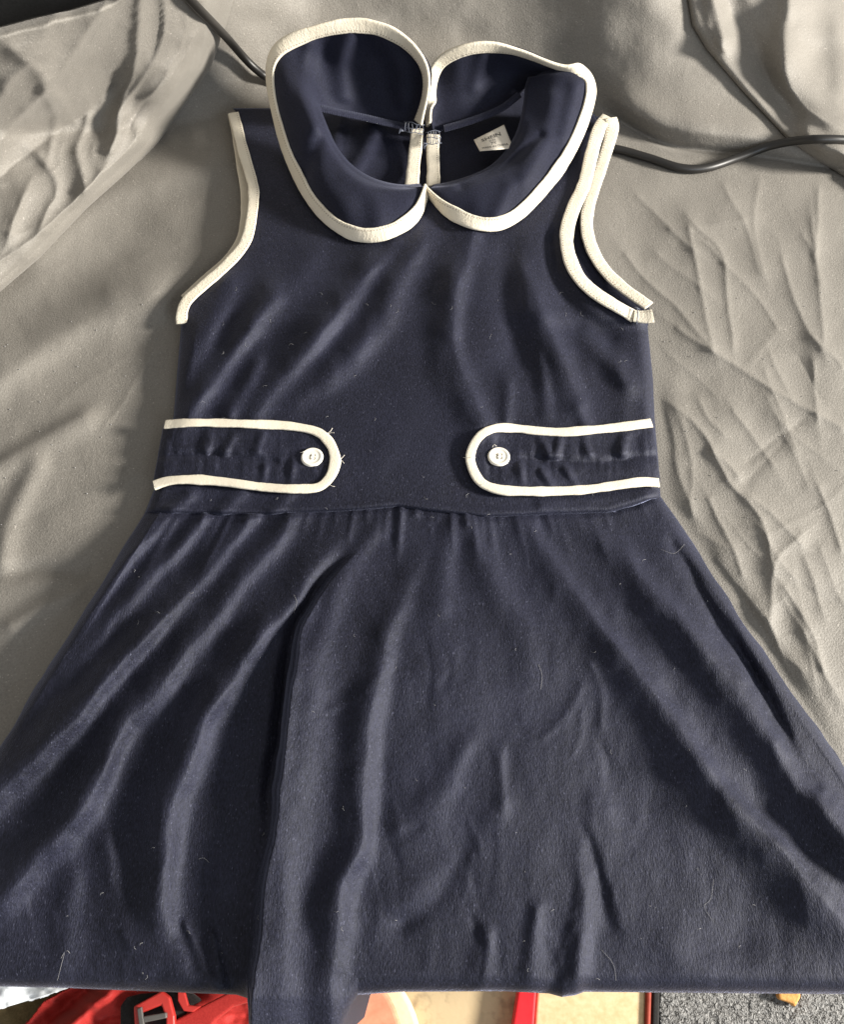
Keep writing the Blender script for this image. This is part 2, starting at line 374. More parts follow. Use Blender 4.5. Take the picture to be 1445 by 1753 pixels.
SHEET_L = [
 ([(250, 520), (137, 548), (0, 640), (-60, 690)], .006, 60, 34, 0), ([(140, 715), (60, 760), (-40, 820)], .004, 14, 26, 0),
 ([(350, 285), (200, 322), (120, 375), (60, 430)], .004, 26, 30, 0), ([(230, 400), (150, 470), (40, 560)], -.003, 44, 44, 0),
 ([(60, 800), (20, 880), (0, 960)], .003, 18, 22, 0), ([(150, 980), (60, 975), (-30, 990)], -.003, 16, 16, 0),
 ([(150, 1010), (70, 1040), (20, 1070)], .003, 14, 18, 0),
 ([(380, 430), (300, 470), (200, 500)], .003, 30, 30, 0)]
def warp(X, Y, a=9.0, sd=0):
    return (X + a*2*fbm(X/75 + sd, Y/95, 2+sd, 3), Y + a*2*fbm(X/85 + 7, Y/75 + sd, 5+sd, 3))
FINE = []
_r = random.Random(21)
for _k in range(64):
    if _k < 44: _x, _y, _a = _r.uniform(1100, 1480), _r.uniform(320, 1250), _r.choice([1.1, 1.25, 0.95, 1.4, 0.6, 2.4])
    else: _x, _y, _a = _r.uniform(-20, 330), _r.uniform(330, 1150), _r.choice([2.5, 2.2, 2.8, 1.9])
    _a += _r.uniform(-.25, .25); _l = _r.uniform(25, 90); _b = _r.uniform(-.3, .3)
    FINE.append(([(_x, _y), (_x + _l*math.cos(_a), _y + _l*math.sin(_a)), (_x + _l*math.cos(_a) + _l*math.cos(_a+_b), _y + _l*math.sin(_a) + _l*math.sin(_a+_b))],
                 _r.uniform(.0003, .0013) * (1 if _k < 44 else .5) * _r.choice([1, 1, -.8]), _r.uniform(9, 26)))
def hsheet(X, Y):
    X = np.asarray(X, float); Y = np.asarray(Y, float)
    out = np.maximum(Lf(Y) - X, X - Rf(Y)); out = np.where(Y < 190, np.maximum(out, 0) + (190 - Y) * 1.0, out)
    wmask = sstep(4, 40, out)
    h = np.zeros_like(X)
    right = sstep(1000, 1100, X)
    Xw, Yw = warp(X, Y, 3.5)
    for pts, a, wl, wr in SHEET_R:
        h += 0.42*ridge(Xw, Yw, pts, a, wl*2.8, wr*2.8, 0, True)
        h += 0.15*ridge(Xw, Yw, pts, a, 5, 5, 0, True)
    h -= 0.0013*right
    for pts, a, wl, wr, s in SHEET_L: h += ridge(X, Y, pts, a, wl, wr)
    h += right * 0.0022*fbm(X/110 + 3, Y/150 + 1, 1, 2)
    for pts, a, w_ in FINE: h += ridge(Xw, Yw, pts, a*.8, w_, w_, 0, True) + ridge(Xw, Yw, pts, a*.25, 4, 4, 0, True)
    h += (1-right) * 0.0015*fbm(X/150, Y/150, 2, 3)
    h += 0.00018*fbm(X/22, Y/22, 5, 3)
    h *= wmask
    d = np.maximum(yc(X) - Y, 0); ds = d*d/(d + 25.0)
    k = np.interp(X, _xd, _kd)
    back = ds*k
    # soft puff just above the crease
    back += 0.006*sstep(5, 45, d)*np.exp(-((d-45)/38.)**2) * sstep(1000, 1090, X)
    back += sstep(10, 60, d) * (0.006*fbm(X/160 + 9, Y/110, 3, 2))
    back -= 0.003*np.exp(-((d-10)/8.)**2)*sstep(0, 9, d)*sstep(1000, 1090, X)
    return h + back

# left drape over the side of the seat
EL = np.array([(-320, 760), (-120, 600), (0, 500), (68, 442), (147, 359), (219, 294), (270, 246), (318, 178), (359, 120), (380, 65), (400, 0), (418, -90), (440, -240)], float)
ER = np.array([(1120, -240), (1160, -100), (1178, 0), (1186, 45), (1210, 85), (1270, 155), (1350, 240), (1400, 275), (1470, 318), (1600, 390), (1760, 470)], float)
def edge_x(E, y):
    o = np.argsort(E[:, 1]); return np.interp(y, E[o, 1], E[o, 0])
DR_L = [([(192, 0), (150, 60), (110, 113), (50, 180), (0, 233)], .010, 55, 20), ([(240, -20), (236, 0), (230, 100), (205, 190), (188, 250)], [.007, .008, .004], 10, 16),
 ([(143, 200), (128, 260), (145, 330)], .006, 10, 12), ([(210, 205), (188, 252)], .004, 8, 8), ([(235, 225), (245, 255)], .005, 9, 9),
 ([(195, 150), (100, 222), (10, 290), (-60, 340)], -.012, 30, 36), ([(330, 0), (300, 90), (250, 180), (190, 260)], .009, 34, 26),
 ([(300, 150), (230, 240), (120, 350), (0, 450)], .006, 30, 18), ([(362, 60), (366, 100)], .005, 9, 9), ([(60, 90), (20, 140)], .004, 16, 16),
 ([(280, 10), (262, 90), (240, 150)], -.003, 18, 16), ([(40, 330), (15, 400)], .007, 14, 14),
 ([(10, 160), (-30, 230)], .006, 20, 16), ([(110, 10), (60, 60)], .005, 26, 18), ([(285, -10), (275, 60), (245, 130), (200, 200)], .006, 12, 16), ([(330, 60), (290, 130), (255, 165)], .005, 10, 14), ([(70, 150), (95, 200), (80, 260)], .005, 10, 14), ([(20, 80), (70, 130), (110, 190)], .004, 14, 12), ([(250, 180), (225, 215)], -.005, 8, 8), ([(60, 270), (90, 320), (70, 380)], .005, 10, 12), ([(345, 0), (352, 50), (340, 100)], .005, 10, 12), ([(170, 300), (140, 345)], .004, 10, 12)]
def hdrapeL(X, Y):
    d = np.maximum(edge_x(EL, Y) - X, 0)
    h = hsheet(X, Y) + 0.014*np.sqrt(1 - (1 - np.clip(d/34., 0, 1))**2) + 0.00016*np.clip(d - 20, 0, 420)
    wv = sstep(0, 40, d)
    Xw, Yw = warp(X, Y, 6.0, 1)
    for pts, a, wl, wr in DR_L: h = h + (wv*(0.75*ridge(Xw, Yw, pts, a, wl*2, wr*2, 0, True) + 0.12*ridge(Xw, Yw, pts, a, 5, 5, 0, True)) if wr <= 20 else wv*(0.55*ridge(Xw, Yw, pts, a, wl*1.3, wr*1.3) + 0.10*ridge(Xw, Yw, pts, a, 6, 6, 0, True)))
    rd = 1 - 2*np.abs(fbm(X/70 + 31, Y/90 + 11, 6, 3))
    h += wv*(0.0006*np.clip(rd, 0, 1)**3 + 0.0018*fbm(X/110, Y/120, 3, 2) + 0.0002*fbm(X/22, Y/26, 5, 2))
    return h
DR_R = [([(1352, -20), (1345, 90), (1366, 172), (1425, 222)], .009, 26, 44), ([(1240, 0), (1290, 90), (1350, 180)], -.006, 34, 34), ([(1440, 60), (1438, 140)], .002, 20, 30),
        ([(1215, 0), (1235, 70)], .006, 18, 18), ([(1380, 235), (1445, 270)], .006, 16, 16)]
def hdrapeR(X, Y):
    d = np.maximum(X - edge_x(ER, Y), 0)
    h = hsheet(X, Y) + 0.007*np.sqrt(1 - (1 - np.clip(d/30., 0, 1))**2) + 0.00004*np.clip(d - 20, 0, 120)
    wv = sstep(0, 30, d)
    Xw, Yw = warp(X, Y, 7.0, 2)
    for pts, a, wl, wr in DR_R: h = h + wv*(ridge(Xw, Yw, pts, a, wl, wr) + ridge(Xw, Yw, pts, a*.10, 6, 6, 0, True))
    h += wv*0.0015*fbm(X/90, Y/100, 2, 2)
    return h

# ------------------------------------------------------------------ build the sheet
SEAT = P(722, 900, 0.0)
sheet = thing('draped_sheet', (0, float(P(722, 1600, 0)[1]), -0.42), 'soft grey brown cloth sheet draped over the seat beneath the navy dress', 'sheet')
xs = np.r_[np.arange(-1300, -360, 16.), np.arange(-360, 1801, 3.2), np.arange(1806, 2700, 16.)]; ys = np.r_[np.arange(-520, -240, 14.), np.arange(-240, 1545, 3.2)]
X, Y = np.meshgrid(xs, ys)
Hs = hsheet(X, Y)
V = P(X, Y, Hs)
# the front of the sheet rolls over the seat edge and hangs to the floor
rows = []
last = V[-1].copy()
for k in range(1, 60):
    s = k/59.0; ang = min(s*6, 1)*math.pi/2; r = 0.02
    y = -r*math.sin(ang); z = -r*(1-math.cos(ang))
    row = last.copy(); row[:, 1] += y + 0.004*np.sin(last[:, 0]*60 + 1.3)*min(1, s*3)
    row[:, 2] += z - max(0, s - 1/6.)*0.455
    row[:, 2] = np.maximum(row[:, 2], -0.4195)
    rows.append(row)
V = np.concatenate([V, np.array(rows)], 0)
o = grid('seat_cover', V, 'sheet', sheet)
# left fold
ys = np.arange(-230, 640, 4.0); us = np.linspace(0, 1, 220)**1.6
Yg, Ug = np.meshgrid(ys, us, indexing='ij')
Ug = Ug**1.5
Vv = (Yg + 230)/870.
for _ in range(8):
    E = edge_x(EL, Yg); Xg = E - Ug*(E + 1250)
    top = np.interp(Xg, [-330, 0, 60, 120, 190, 240, 300, 420], [90, 46, 30, 17, -4, -40, -120, -230])
    Yg = top + Vv*(640 - top)
Hd = hdrapeL(Xg, Yg) - 0.012*np.clip(1 - (Yg-top)/22., 0, 1)**2
Vd = P(Xg, Yg, Hd)
o = solid(grid('side_fold', Vd, 'sheet', sheet, flip=True), 0.0012); o['label'] = 'rumpled grey cloth fold heaped over the seat side near black cable'
ys = np.arange(-230, 480, 4.0); us = np.linspace(0, 1, 200)**1.7
Yg, Ug = np.meshgrid(ys, us, indexing='ij')
E = edge_x(ER, Yg); Xg = E + Ug*(2690 - E)
o = solid(grid('side_fold', P(Xg, Yg, hdrapeR(Xg, Yg)), 'sheet', sheet), 0.0012)

# dark cushion seen past the left fold
cv = []
ys = np.linspace(-500, 110, 60); xsu = np.linspace(-1250, 260, 110)
Yg, Xg = np.meshgrid(ys, xsu, indexing='ij')
hb_ = hsheet(Xg, Yg) + 0.004 + 0.003*fbm(Xg/120, Yg/120, 1, 3)
o = grid('cushion', P(Xg, Yg, hb_), 'dark_cloth', None)
tag(o, 'dark charcoal cushion showing past the heaped grey cloth fold', 'cushion')
solid(o, 0.02, -1)

# ------------------------------------------------------------------ dress heights
BOD = [ # traced light streaks: pts, amp, left width, right width
 ([(400, 500), (360, 570), (318, 650)], .0028, 26, 20), ([(470, 510), (437, 562), (385, 640), (334, 712)], .0036, 26, 18),
 ([(445, 630), (400, 712)], .0022, 14, 12), ([(676, 425), (641, 466), (581, 544), (521, 617), (443, 712)], [.004, .005, .0045, .0035], 30, 20),
 ([(730, 425), (701, 472), (671, 538), (617, 611), (521, 688)], [.003, .0045, .0045, .002], 28, 24),
 ([(818, 410), (792, 490), (780, 581), (804, 659), (832, 718)], [.003, .0045, .0045, .004], 34, 17), ([(872, 655), (874, 715)], .0013, 14, 10),
 ([(905, 470), (942, 550), (972, 611), (995, 680)], [.002, .004, .004, .002], 34, 17), ([(930, 620), (944, 705)], .0015, 16, 13),
 ([(1020, 570), (1050, 610), (1085, 650)], .002, 18, 16), ([(1065, 590), (1078, 680), (1080, 712)], .0008, 20, 16),
 ([(540, 440), (500, 500), (450, 570)], .0016, 28, 24), ([(960, 420), (985, 520), (1050, 570)], -.003, 22, 20),
 ([(880, 430), (885, 520), (900, 600)], -.002, 26, 22), ([(330, 850), (300, 880)], .002, 14, 12), ([(420, 846), (390, 880)], .0018, 14, 12),
 ([(500, 845), (470, 880)], .0015, 14, 12), ([(930, 856), (1020, 856), (1100, 838)], .0012, 12, 10), ([(1000, 700), (1010, 730)], .0015, 14, 12)]
SKI = [
 ([(294, 890), (239, 950), (189, 1004), (135, 1069), (85, 1139), (20, 1230)], [.003, .006, .006, .005, .004], 22, 17),
 ([(359, 893), (299, 955), (249, 1009), (199, 1059), (120, 1160)], [.003, .005, .005, .003, .002], 19, 15),
 ([(438, 888), (379, 960), (319, 1029), (259, 1094), (199, 1159), (149, 1219), (90, 1278), (40, 1328), (-20, 1385)], [.003, .006, .008, .0085, .008], 30, 20),
 ([(518, 885), (478, 940), (429, 994), (379, 1054), (319, 1139), (269, 1199), (219, 1249), (180, 1330), (130, 1410), (65, 1484), (0, 1556)], [.003, .0055, .0065, .008, .009, .009, .006], 32, 22),
 ([(588, 938), (538, 989), (503, 1039), (448, 1109), (399, 1179), (359, 1249), (330, 1320), (304, 1375), (294, 1430), (289, 1524), (299, 1599), (319, 1649), (344, 1689)], [.002, .006, .008, .009, .009, .007, .004], 38, 24),
 ([(645, 925), (603, 985), (563, 1089), (543, 1239), (518, 1370), (503, 1425), (498, 1524), (503, 1649), (500, 1760)], [.002, .002, .001, .001, .002, .003], 20, 24),
 ([(730, 960), (700, 1030), (663, 1119), (640, 1239), (632, 1340), (625, 1440), (595, 1530), (583, 1609), (573, 1699), (580, 1760)], [.001, .004, .006, .007, .008, .008], 34, 20),
 ([(820, 900), (860, 990), (905, 1066), (930, 1150)], [.003, .003, .002, .001], 34, 24),
 ([(921, 905), (956, 960), (1011, 1031), (1061, 1101), (1111, 1161), (1161, 1231), (1207, 1300), (1272, 1370), (1347, 1455), (1392, 1511), (1460, 1585)], [.002, .004, .006, .0065, .007, .007, .005], 40, 19),
 ([(1001, 895), (1071, 940), (1111, 990), (1171, 1051), (1217, 1106), (1272, 1181), (1322, 1246), (1372, 1307), (1422, 1377), (1500, 1480)], [.002, .004, .007, .008, .009, .009, .008], 34, 22),
 ([(1160, 930), (1222, 1041), (1292, 1151), (1362, 1281), (1400, 1340)], [-.001, -.004, -.006, -.003], 14, 11),
 ([(995, 1470), (1008, 1551), (1003, 1611), (988, 1700)], [.0005, .0022, .003, .003], 16, 16), ([(1006, 1425), (1026, 1476), (1051, 1581)], [-.001, -.002, -.001], 14, 12),
 ([(1028, 1290), (1043, 1415), (1036, 1470)], [.0003, .0018, .0003], 26, 18), ([(865, 1290), (866, 1400)], .0008, 16, 10), ([(870, 1395), (795, 1490), (715, 1545)], .0016, 32, 28),
 ([(680, 1570), (740, 1520), (800, 1420)], -.002, 22, 22), ([(780, 905), (770, 960), (760, 1040)], .002, 24, 18), ([(800, 1300), (760, 1370), (715, 1430)], .002, 28, 24),
 ([(1170, 1600), (1240, 1640), (1330, 1630), (1460, 1650)], .0025, 60, 50), ([(1100, 1330), (1200, 1480), (1320, 1580)], -.002, 90, 70),
 ([(840, 1600), (830, 1690)], .0018, 18, 16), ([(930, 1560), (920, 1690)], .0015, 18, 16), ([(330, 1580), (350, 1640), (372, 1692)], .0025, 12, 10),
 ([(370, 1600), (385, 1690)], .0022, 12, 10), ([(190, 1450), (215, 1560), (260, 1640)], .0025, 30, 22), ([(130, 1500), (120, 1600), (100, 1690)], .002, 26, 22)]
PLEAT = [(612, 943), (560, 1003), (521, 1059), (508, 1120), (499, 1189), (486, 1290), (473, 1398), (458, 1500), (446, 1580), (435, 1660), (428, 1720), (426, 1780)]
SKW = []
_q = random.Random(9)
for _k in range(26):
    _x = _q.uniform(640, 1080); _y = _q.uniform(1060, 1640)
    _a = 1.57 + _q.uniform(-.55, .75) - (_x - 900)/1500.; _l = _q.uniform(18, 60)
    SKW.append(([(_x, _y), (_x + _l*math.cos(_a), _y + _l*math.sin(_a)), (_x + 2*_l*math.cos(_a + .15), _y + 2*_l*math.sin(_a + .15))], _q.choice([1, 1, -1])*_q.uniform(.0002, .00055)))
for _k in range(12):
    _x = _q.uniform(20, 420); _y = _q.uniform(1480, 1670); _a = 1.5 + _q.uniform(-.4, .4); _l = _q.uniform(14, 36)
    SKW.append(([(_x, _y), (_x + _l*math.cos(_a), _y + _l*math.sin(_a))], _q.uniform(.0003, .0009)))
GATH = []
gx = 262.0
while gx < 1120:
    cxs = 735; lean = (gx - cxs)/480.0
    ln = random.choice([18, 26, 40, 70, 100])*random.uniform(.8, 1.2); a = random.uniform(.0002, .0014) * (1.3 if (gx < 480 or 660 < gx < 860) else .7)
    GATH.append(([(gx, float(seam(gx)) - 4), (gx + lean*ln*.75, float(seam(gx)) + ln)], [a, a*.8, 0.0], random.uniform(5, 10), random.uniform(5, 8))); gx += random.uniform(9, 36)
def hbod(X, Y):
    X = np.asarray(X, float); Y = np.asarray(Y, float)
    L = Lf(Y); R = Rf(Y)
    de = np.minimum(X - L, R - X)
    roll = np.sqrt(np.clip(1 - (1 - np.clip(de/20., 0, 1))**2, 0, 1))
    side = sstep(530, 570, Y)
    h = 0.0085*(1 - side + side*roll) + 0.0015
    h += 0.004*np.exp(-(((X-722)/330.)**2))*sstep(250, 420, Y)
    h += (1-side)*0.004*sstep(760, 1000, X)     # right front armhole lifts off the back
    h += 0.008*np.exp(-(((X-728)/190.)**2 + ((Y-250)/110.)**2))
    wv = np.clip(de/25., 0, 1)*sstep(885, 862, Y - (seam(X)-880)) if False else np.clip(de/25., 0, 1)
    Xw, Yw = warp(X, Y, 4.0, 1); am = 1 + 0.5*fbm(X/60 + 2, Y/70, 4, 2)
    for pts, a, wl, wr in BOD: h = h + 1.35*am*wv*ridge(Xw, Yw, pts, a, wl, wr, wr*.55)
    h += 0.0010*wv*fbm(X/90 + Y/140, Y/170 - X/300, 2, 2)
    h += 0.00012*fbm(X/16, Y/20, 4, 2)
    # seam: bodice edge rolls down onto the skirt
    ds = seam(X) - Y
    h = h - 0.0060*np.exp(-(np.maximum(ds + 4, 0)/4.5)**2) + 0.0010*np.exp(-((ds-9)/7.)**2)
    return np.maximum(h, hsheet(X, Y) + 0.0015)
def hski(X, Y):
    X = np.asarray(X, float); Y = np.asarray(Y, float)
    L = Lf(Y); R = Rf(Y)
    de = np.minimum(X - L, R - X)
    roll = np.sqrt(np.clip(1 - (1 - np.clip(de/20., 0, 1))**2, 0, 1))
    ds = Y - seam(X)
    grow = sstep(0, 260, ds)
    h = 0.0015 + roll*(0.0075 + 0.003*np.exp(-(((X-722)/330.)**2)) + 0.008*grow)
    wv = np.clip(de/25., 0, 1)
    Xw, Yw = warp(X, Y, 4.5, 3); am = 1 + 0.5*fbm(X/90 + 6, Y/110, 1, 2)
    for pts, a, wl, wr in SKI: h = h + am*wv*ridge(Xw, Yw, pts, a, wl, wr, wr*.55, False, .75, 1.3)
    for pts, a, wl, wr in GATH: h = h + wv*ridge(X, Y, pts, a, wl, wr)
    # the deep pleat: steep on its left, a wide lap on its right, hollow beneath
    Xp, Yp = warp(X, Y, 4.0, 2)
    h += ridge(Xp, Yp, PLEAT, [.000, .006, .011, .011, .008, .006, .006, .007], 2.2, 58, 0, True)
    h += ridge(Xp, Yp, PLEAT[4:], [.000, .003, .005, .006, .006], 16, 74)
    h += ridge(Xp, Yp, [(x-13, y) for x, y in PLEAT], [.000, -.004, -.009, -.008, -.003, -.001, -.001, -.001], 13, 4)
    h += wv*sstep(0, 120, ds)*(0.0016*fbm(X/110 + 4, Y/190, 6, 2) + 0.0006*fbm(X/40, Y/70, 1, 2))
    for pts, a in SKW: h = h + wv*ridge(Xw, Yw, pts, a, 9, 8)
    h += 0.00012*fbm(X/14, Y/18, 5, 2)
    h -= 0.0012*np.exp(-(np.maximum(ds, 0)/4.)**2)
    return np.maximum(h, hsheet(X, Y) + 0.0015)

dress = thing('dress', tuple(P(722, 880, 0.0015)), 'sleeveless navy child dress with cream bound collar, lying flat on grey sheet', 'dress')

# back panel (seen inside the neck and the open armhole)
def hback(X, Y):
    X = np.asarray(X, float); Y = np.asarray(Y, float)
    h = 0.0035 + 0.0012*fbm(X/60, Y/60, 3, 3) + ridge(X, Y, [(640, 215), (625, 260), (600, 300)], .004, 16, 14) + ridge(X, Y, [(585, 200), (575, 250), (570, 290)], .003, 12, 10)
    h = np.where(Y > 380, np.minimum(h, 0.0045), h)
    return np.maximum(h, hsheet(X, Y) + 0.0018)
BR = np.array([(1030, 150), (1040, 200), (1046, 226), (1035, 268), (1020, 310), (1010, 342), (1001, 379), (1006, 410), (1018, 440), (1037, 467), (1067, 494), (1096, 514), (1118, 531), (1112, 560), (1115, 700)], float)
BL = np.array([(400, 150), (394, 192), (404, 240), (414, 295), (419, 350), (416, 405), (392, 442), (345, 484), (316, 514), (325, 560), (320, 700)], float)
ys = np.arange(152, 700, 4.0); us = np.linspace(0, 1, 180)
Yg, Ug = np.meshgrid(ys, us, indexing='ij')
Lb = np.interp(Yg, BL[:, 1], BL[:, 0]) + 3; Rb = np.interp(Yg, BR[:, 1], BR[:, 0]) - 3
Xg = Lb + Ug*(Rb - Lb)
neck_top = np.interp(Xg, [400, 500, 545, 600, 700, 730, 760, 850, 900, 925, 960, 1000, 1050], [192, 190, 165, 172, 190, 195, 190, 168, 150, 150, 165, 190, 204])
o = solid(grid('back_panel', P(Xg, Yg, hback(Xg, Yg)), 'navy_inside', dress, mask=(Yg > neck_top)), 0.0009)

# front bodice
NECKCUT = np.array([(700, 318), (655, 312), (625, 300), (600, 283), (577, 256), (562, 228), (552, 205), (546, 180), (546, 150), (905, 150), (903, 172), (896, 200), (883, 235), (860, 268), (835, 290), (800, 305), (765, 315), (730, 319)], float)
def inside(poly, x, y):
    c = np.zeros(x.shape, bool); j = len(poly)-1
    for i in range(len(poly)):
        xi, yi = poly[i]; xj, yj = poly[j]
        if yi != yj: c ^= ((yi > y) != (yj > y)) & (x < (xj-xi)*(y-yi)/(yj-yi) + xi)
        j = i
    return c
us = np.linspace(0, 1, 330); vs = np.linspace(0, 1, 270)
Vg, Ug = np.meshgrid(vs, us, indexing='ij')
Y0 = 186 + Vg*(880-186)
Xg = Lf(Y0) + Ug*(Rf(Y0)-Lf(Y0))
Yb = seam(Xg) + 4; Yg = 186 + Vg*(Yb - 186)
Xg = Lf(Yg) + Ug*(Rf(Yg)-Lf(Yg))
Hb = hbod(Xg, Yg)
o = solid(grid('bodice', P(Xg, Yg, Hb), 'navy', dress, mask=~inside(NECKCUT, Xg, Yg)), 0.0009)

# skirt
BT = np.array([(-340, 1694), (0, 1688), (100, 1690), (200, 1694), (330, 1699), (405, 1702), (424, 1708), (428, 1800), (500, 1815), (575, 1800), (590, 1745), (604, 1715), (613, 1702), (690, 1697), (860, 1696), (940, 1700), (962, 1706), (985, 1703), (1000, 1697), (1100, 1698), (1300, 1700), (1445, 1701), (1800, 1702)], float)
def bot(x): return np.interp(x, BT[:, 0], BT[:, 1])
us = np.linspace(0, 1, 1050); vs = np.linspace(0, 1, 300)
Vg, Ug = np.meshgrid(vs, us, indexing='ij')
Xa = 243 + Ug*(1133-243); Xz = -275 + Ug*(1705+275)
tv = Vg
Yg = seam(Xa) - 3 + tv*(1700 - seam(Xa) + 3)
Xg = Lf(Yg) + Ug*(Rf(Yg) - Lf(Yg))
Xg = Xg + 9*fbm(Yg/90 + 3, Ug*3, 2, 3)*sstep(900, 1000, Yg)*np.abs(2*Ug - 1)**4
# stretch the lowest rows to the hem fold line
B = bot(Xg); low = sstep(1560, 1700, Yg); Yg = Yg + low*(B - 1700)
Hk = hski(Xg, np.minimum(Yg, 1720))
dB = np.clip((Yg - (B - 34))/34., 0, 1)
Hk = Hk - 0.009*(1 - np.sqrt(1 - dB**2*.98))
over = np.maximum(Yg - 1705, 0); Hk = Hk - 0.00010*over
Vt = P(Xg, Yg, Hk)
rows = []; last = Vt[-1]
wob = 0.012*fbm(last[:, 0]*14, last[:, 0]*0 + .5, 2, 3)
for k in range(1, 50):
    s = k/49.; row = last.copy()
    row[:, 1] += 0.005*(1-math.exp(-s*14)) + (np.minimum(wob, .003) - .003)*min(1, s*2.5)
    row[:, 2] -= 0.004*(1-math.exp(-s*20)) + s*0.20
    rows.append(row)
Vt = np.concatenate([Vt, np.array(rows)], 0)
skirt = solid(grid('skirt', Vt, 'navy', dress), 0.0009)

# ------------------------------------------------------------------ collar
def collar(st, name, seedn):
    st = np.array(st, float)
    n = 190; m = 46
    N_ = catmull(st[:, :3], n); M_ = catmull(st[:, 3:6], n); O_ = catmull(st[:, 6:9], n)
    # sample all by the same station parameter
    d = np.arange(len(st)); t = np.linspace(0, len(st)-1, n)
    def cr(p):
        p = np.vstack([2*p[0]-p[1], p, 2*p[-1]-p[-2]]); i = np.clip(np.floor(t).astype(int), 0, len(st)-2); f = (t - i)[:, None]
        a, b, c, e = p[i], p[i+1], p[i+2], p[i+3]
        return 0.5*((2*b) + (-a+c)*f + (2*a-5*b+4*c-e)*f*f + (-a+3*b-3*c+e)*f**3)
    N_, M_, O_ = cr(st[:, :3]), cr(st[:, 3:6]), cr(st[:, 6:9])
    s = np.linspace(0, 1, m)[None, :, None]
    C = 2*M_ - 0.5*(N_ + O_)
    S = (1-s)**2*N_[:, None] + 2*s*(1-s)*C[:, None] + s**2*O_[:, None]
    px, py, h = S[..., 0], S[..., 1], S[..., 2]
    front = sstep(150, 200, py)
    floor_ = np.where((~inside(NECKCUT, px, py)) & (px > Lf(py)) & (px < Rf(py)) & (py > 186), hbod(px, py) + 0.0032, hsheet(px, py) + 0.0035)
    h = np.maximum(h, floor_)
    h = h + 0.0026*(0.5 + fbm(px/80 + seedn, py/90, 1 + seedn, 2))*np.sin(np.pi*s[..., 0]) - 0.0008*sstep(.84, .95, s[..., 0]) - 0.0035*np.exp(-(s[..., 0]/.07)**2)*sstep(200, 240, py)
    for pts, am, wl, wr in ([([(600, 55), (585, 110), (590, 160)], .0030, 20, 16), ([(650, 60), (680, 110), (690, 170)], .0026, 16, 16), ([(530, 80), (520, 150), (540, 215)], .0022, 14, 14), ([(600, 300), (640, 340), (650, 390)], .0014, 18, 16), ([(545, 245), (520, 300)], -.0016, 14, 12)]
            if seedn == 0 else [([(925, 235), (860, 285), (790, 318)], -.0022, 9, 8), ([(945, 170), (935, 230), (900, 300)], .0022, 18, 16), ([(985, 150), (965, 230)], .0018, 14, 12), ([(870, 320), (850, 370)], .0014, 14, 12), ([(830, 90), (815, 150)], .0022, 16, 14)]):
        h = h + ridge(px, py, pts, am, wl, wr)*sstep(0, .15, s[..., 0])*sstep(1, .85, s[..., 0])
    W = P(px, py, h)
    # inner stand: falls from the neck roll to the neckline inside
    tt = t/(len(st)-1)
    rows = []
    for k in range(6, 0, -1):
        q = k/6.
        dirv = N_[:, :2] - O_[:, :2]; dirv /= np.linalg.norm(dirv, axis=1)[:, None] + 1e-9
        inn = 5*math.sin(q*math.pi)
        hh = np.maximum(W[:, 0, 2] - (0.009*q), np.minimum(0.008, W[:, 0, 2]-0.001))
        rows.append(P(N_[:, 0] + dirv[:, 0]*inn, N_[:, 1] + dirv[:, 1]*inn, hh))
    full = np.concatenate([np.stack(rows, 1), W], 1)
    part = solid(grid(name, full, 'navy_inside', dress), 0.0010, 0.0)
    # binding along the outer edge
    e = W[:, -1]; inw = W[:, -1] - W[:, -7]
    k = np.r_[0, np.cumsum(np.linalg.norm(np.diff(e, axis=0), axis=1))]
    tq = np.linspace(0, k[-1], 420)
    sm = lambda A: np.stack([np.convolve(np.pad(np.interp(tq, k, A[:, i]), 6, 'edge'), np.ones(13)/13, 'valid') for i in range(3)], -1)
    e2 = np.stack([np.interp(tq, k, e[:, i]) for i in range(3)], -1); i2 = sm(inw)
    for _ in range(3):
        f2 = np.stack([np.convolve(np.pad(e2[:, i], 8, 'reflect', reflect_type='odd'), np.ones(17)/17, 'valid') for i in range(3)], -1); e2 = f2
        i2 = np.stack([np.convolve(np.pad(i2[:, i], 8, 'edge'), np.ones(17)/17, 'valid') for i in range(3)], -1)
    i2 /= np.linalg.norm(i2, axis=1)[:, None] + 1e-9
    up = np.array([0, 0, 1.0])
    c = e2 - i2*0.0022 
    r = ribbon('collar_binding', c, i2, 0.0099, 0.0027, 'cream_trim', part, 0.09, 0.0017, seed=seedn)
    r['label'] = 'cream bias binding stitched round the collar edge'
    return part, W

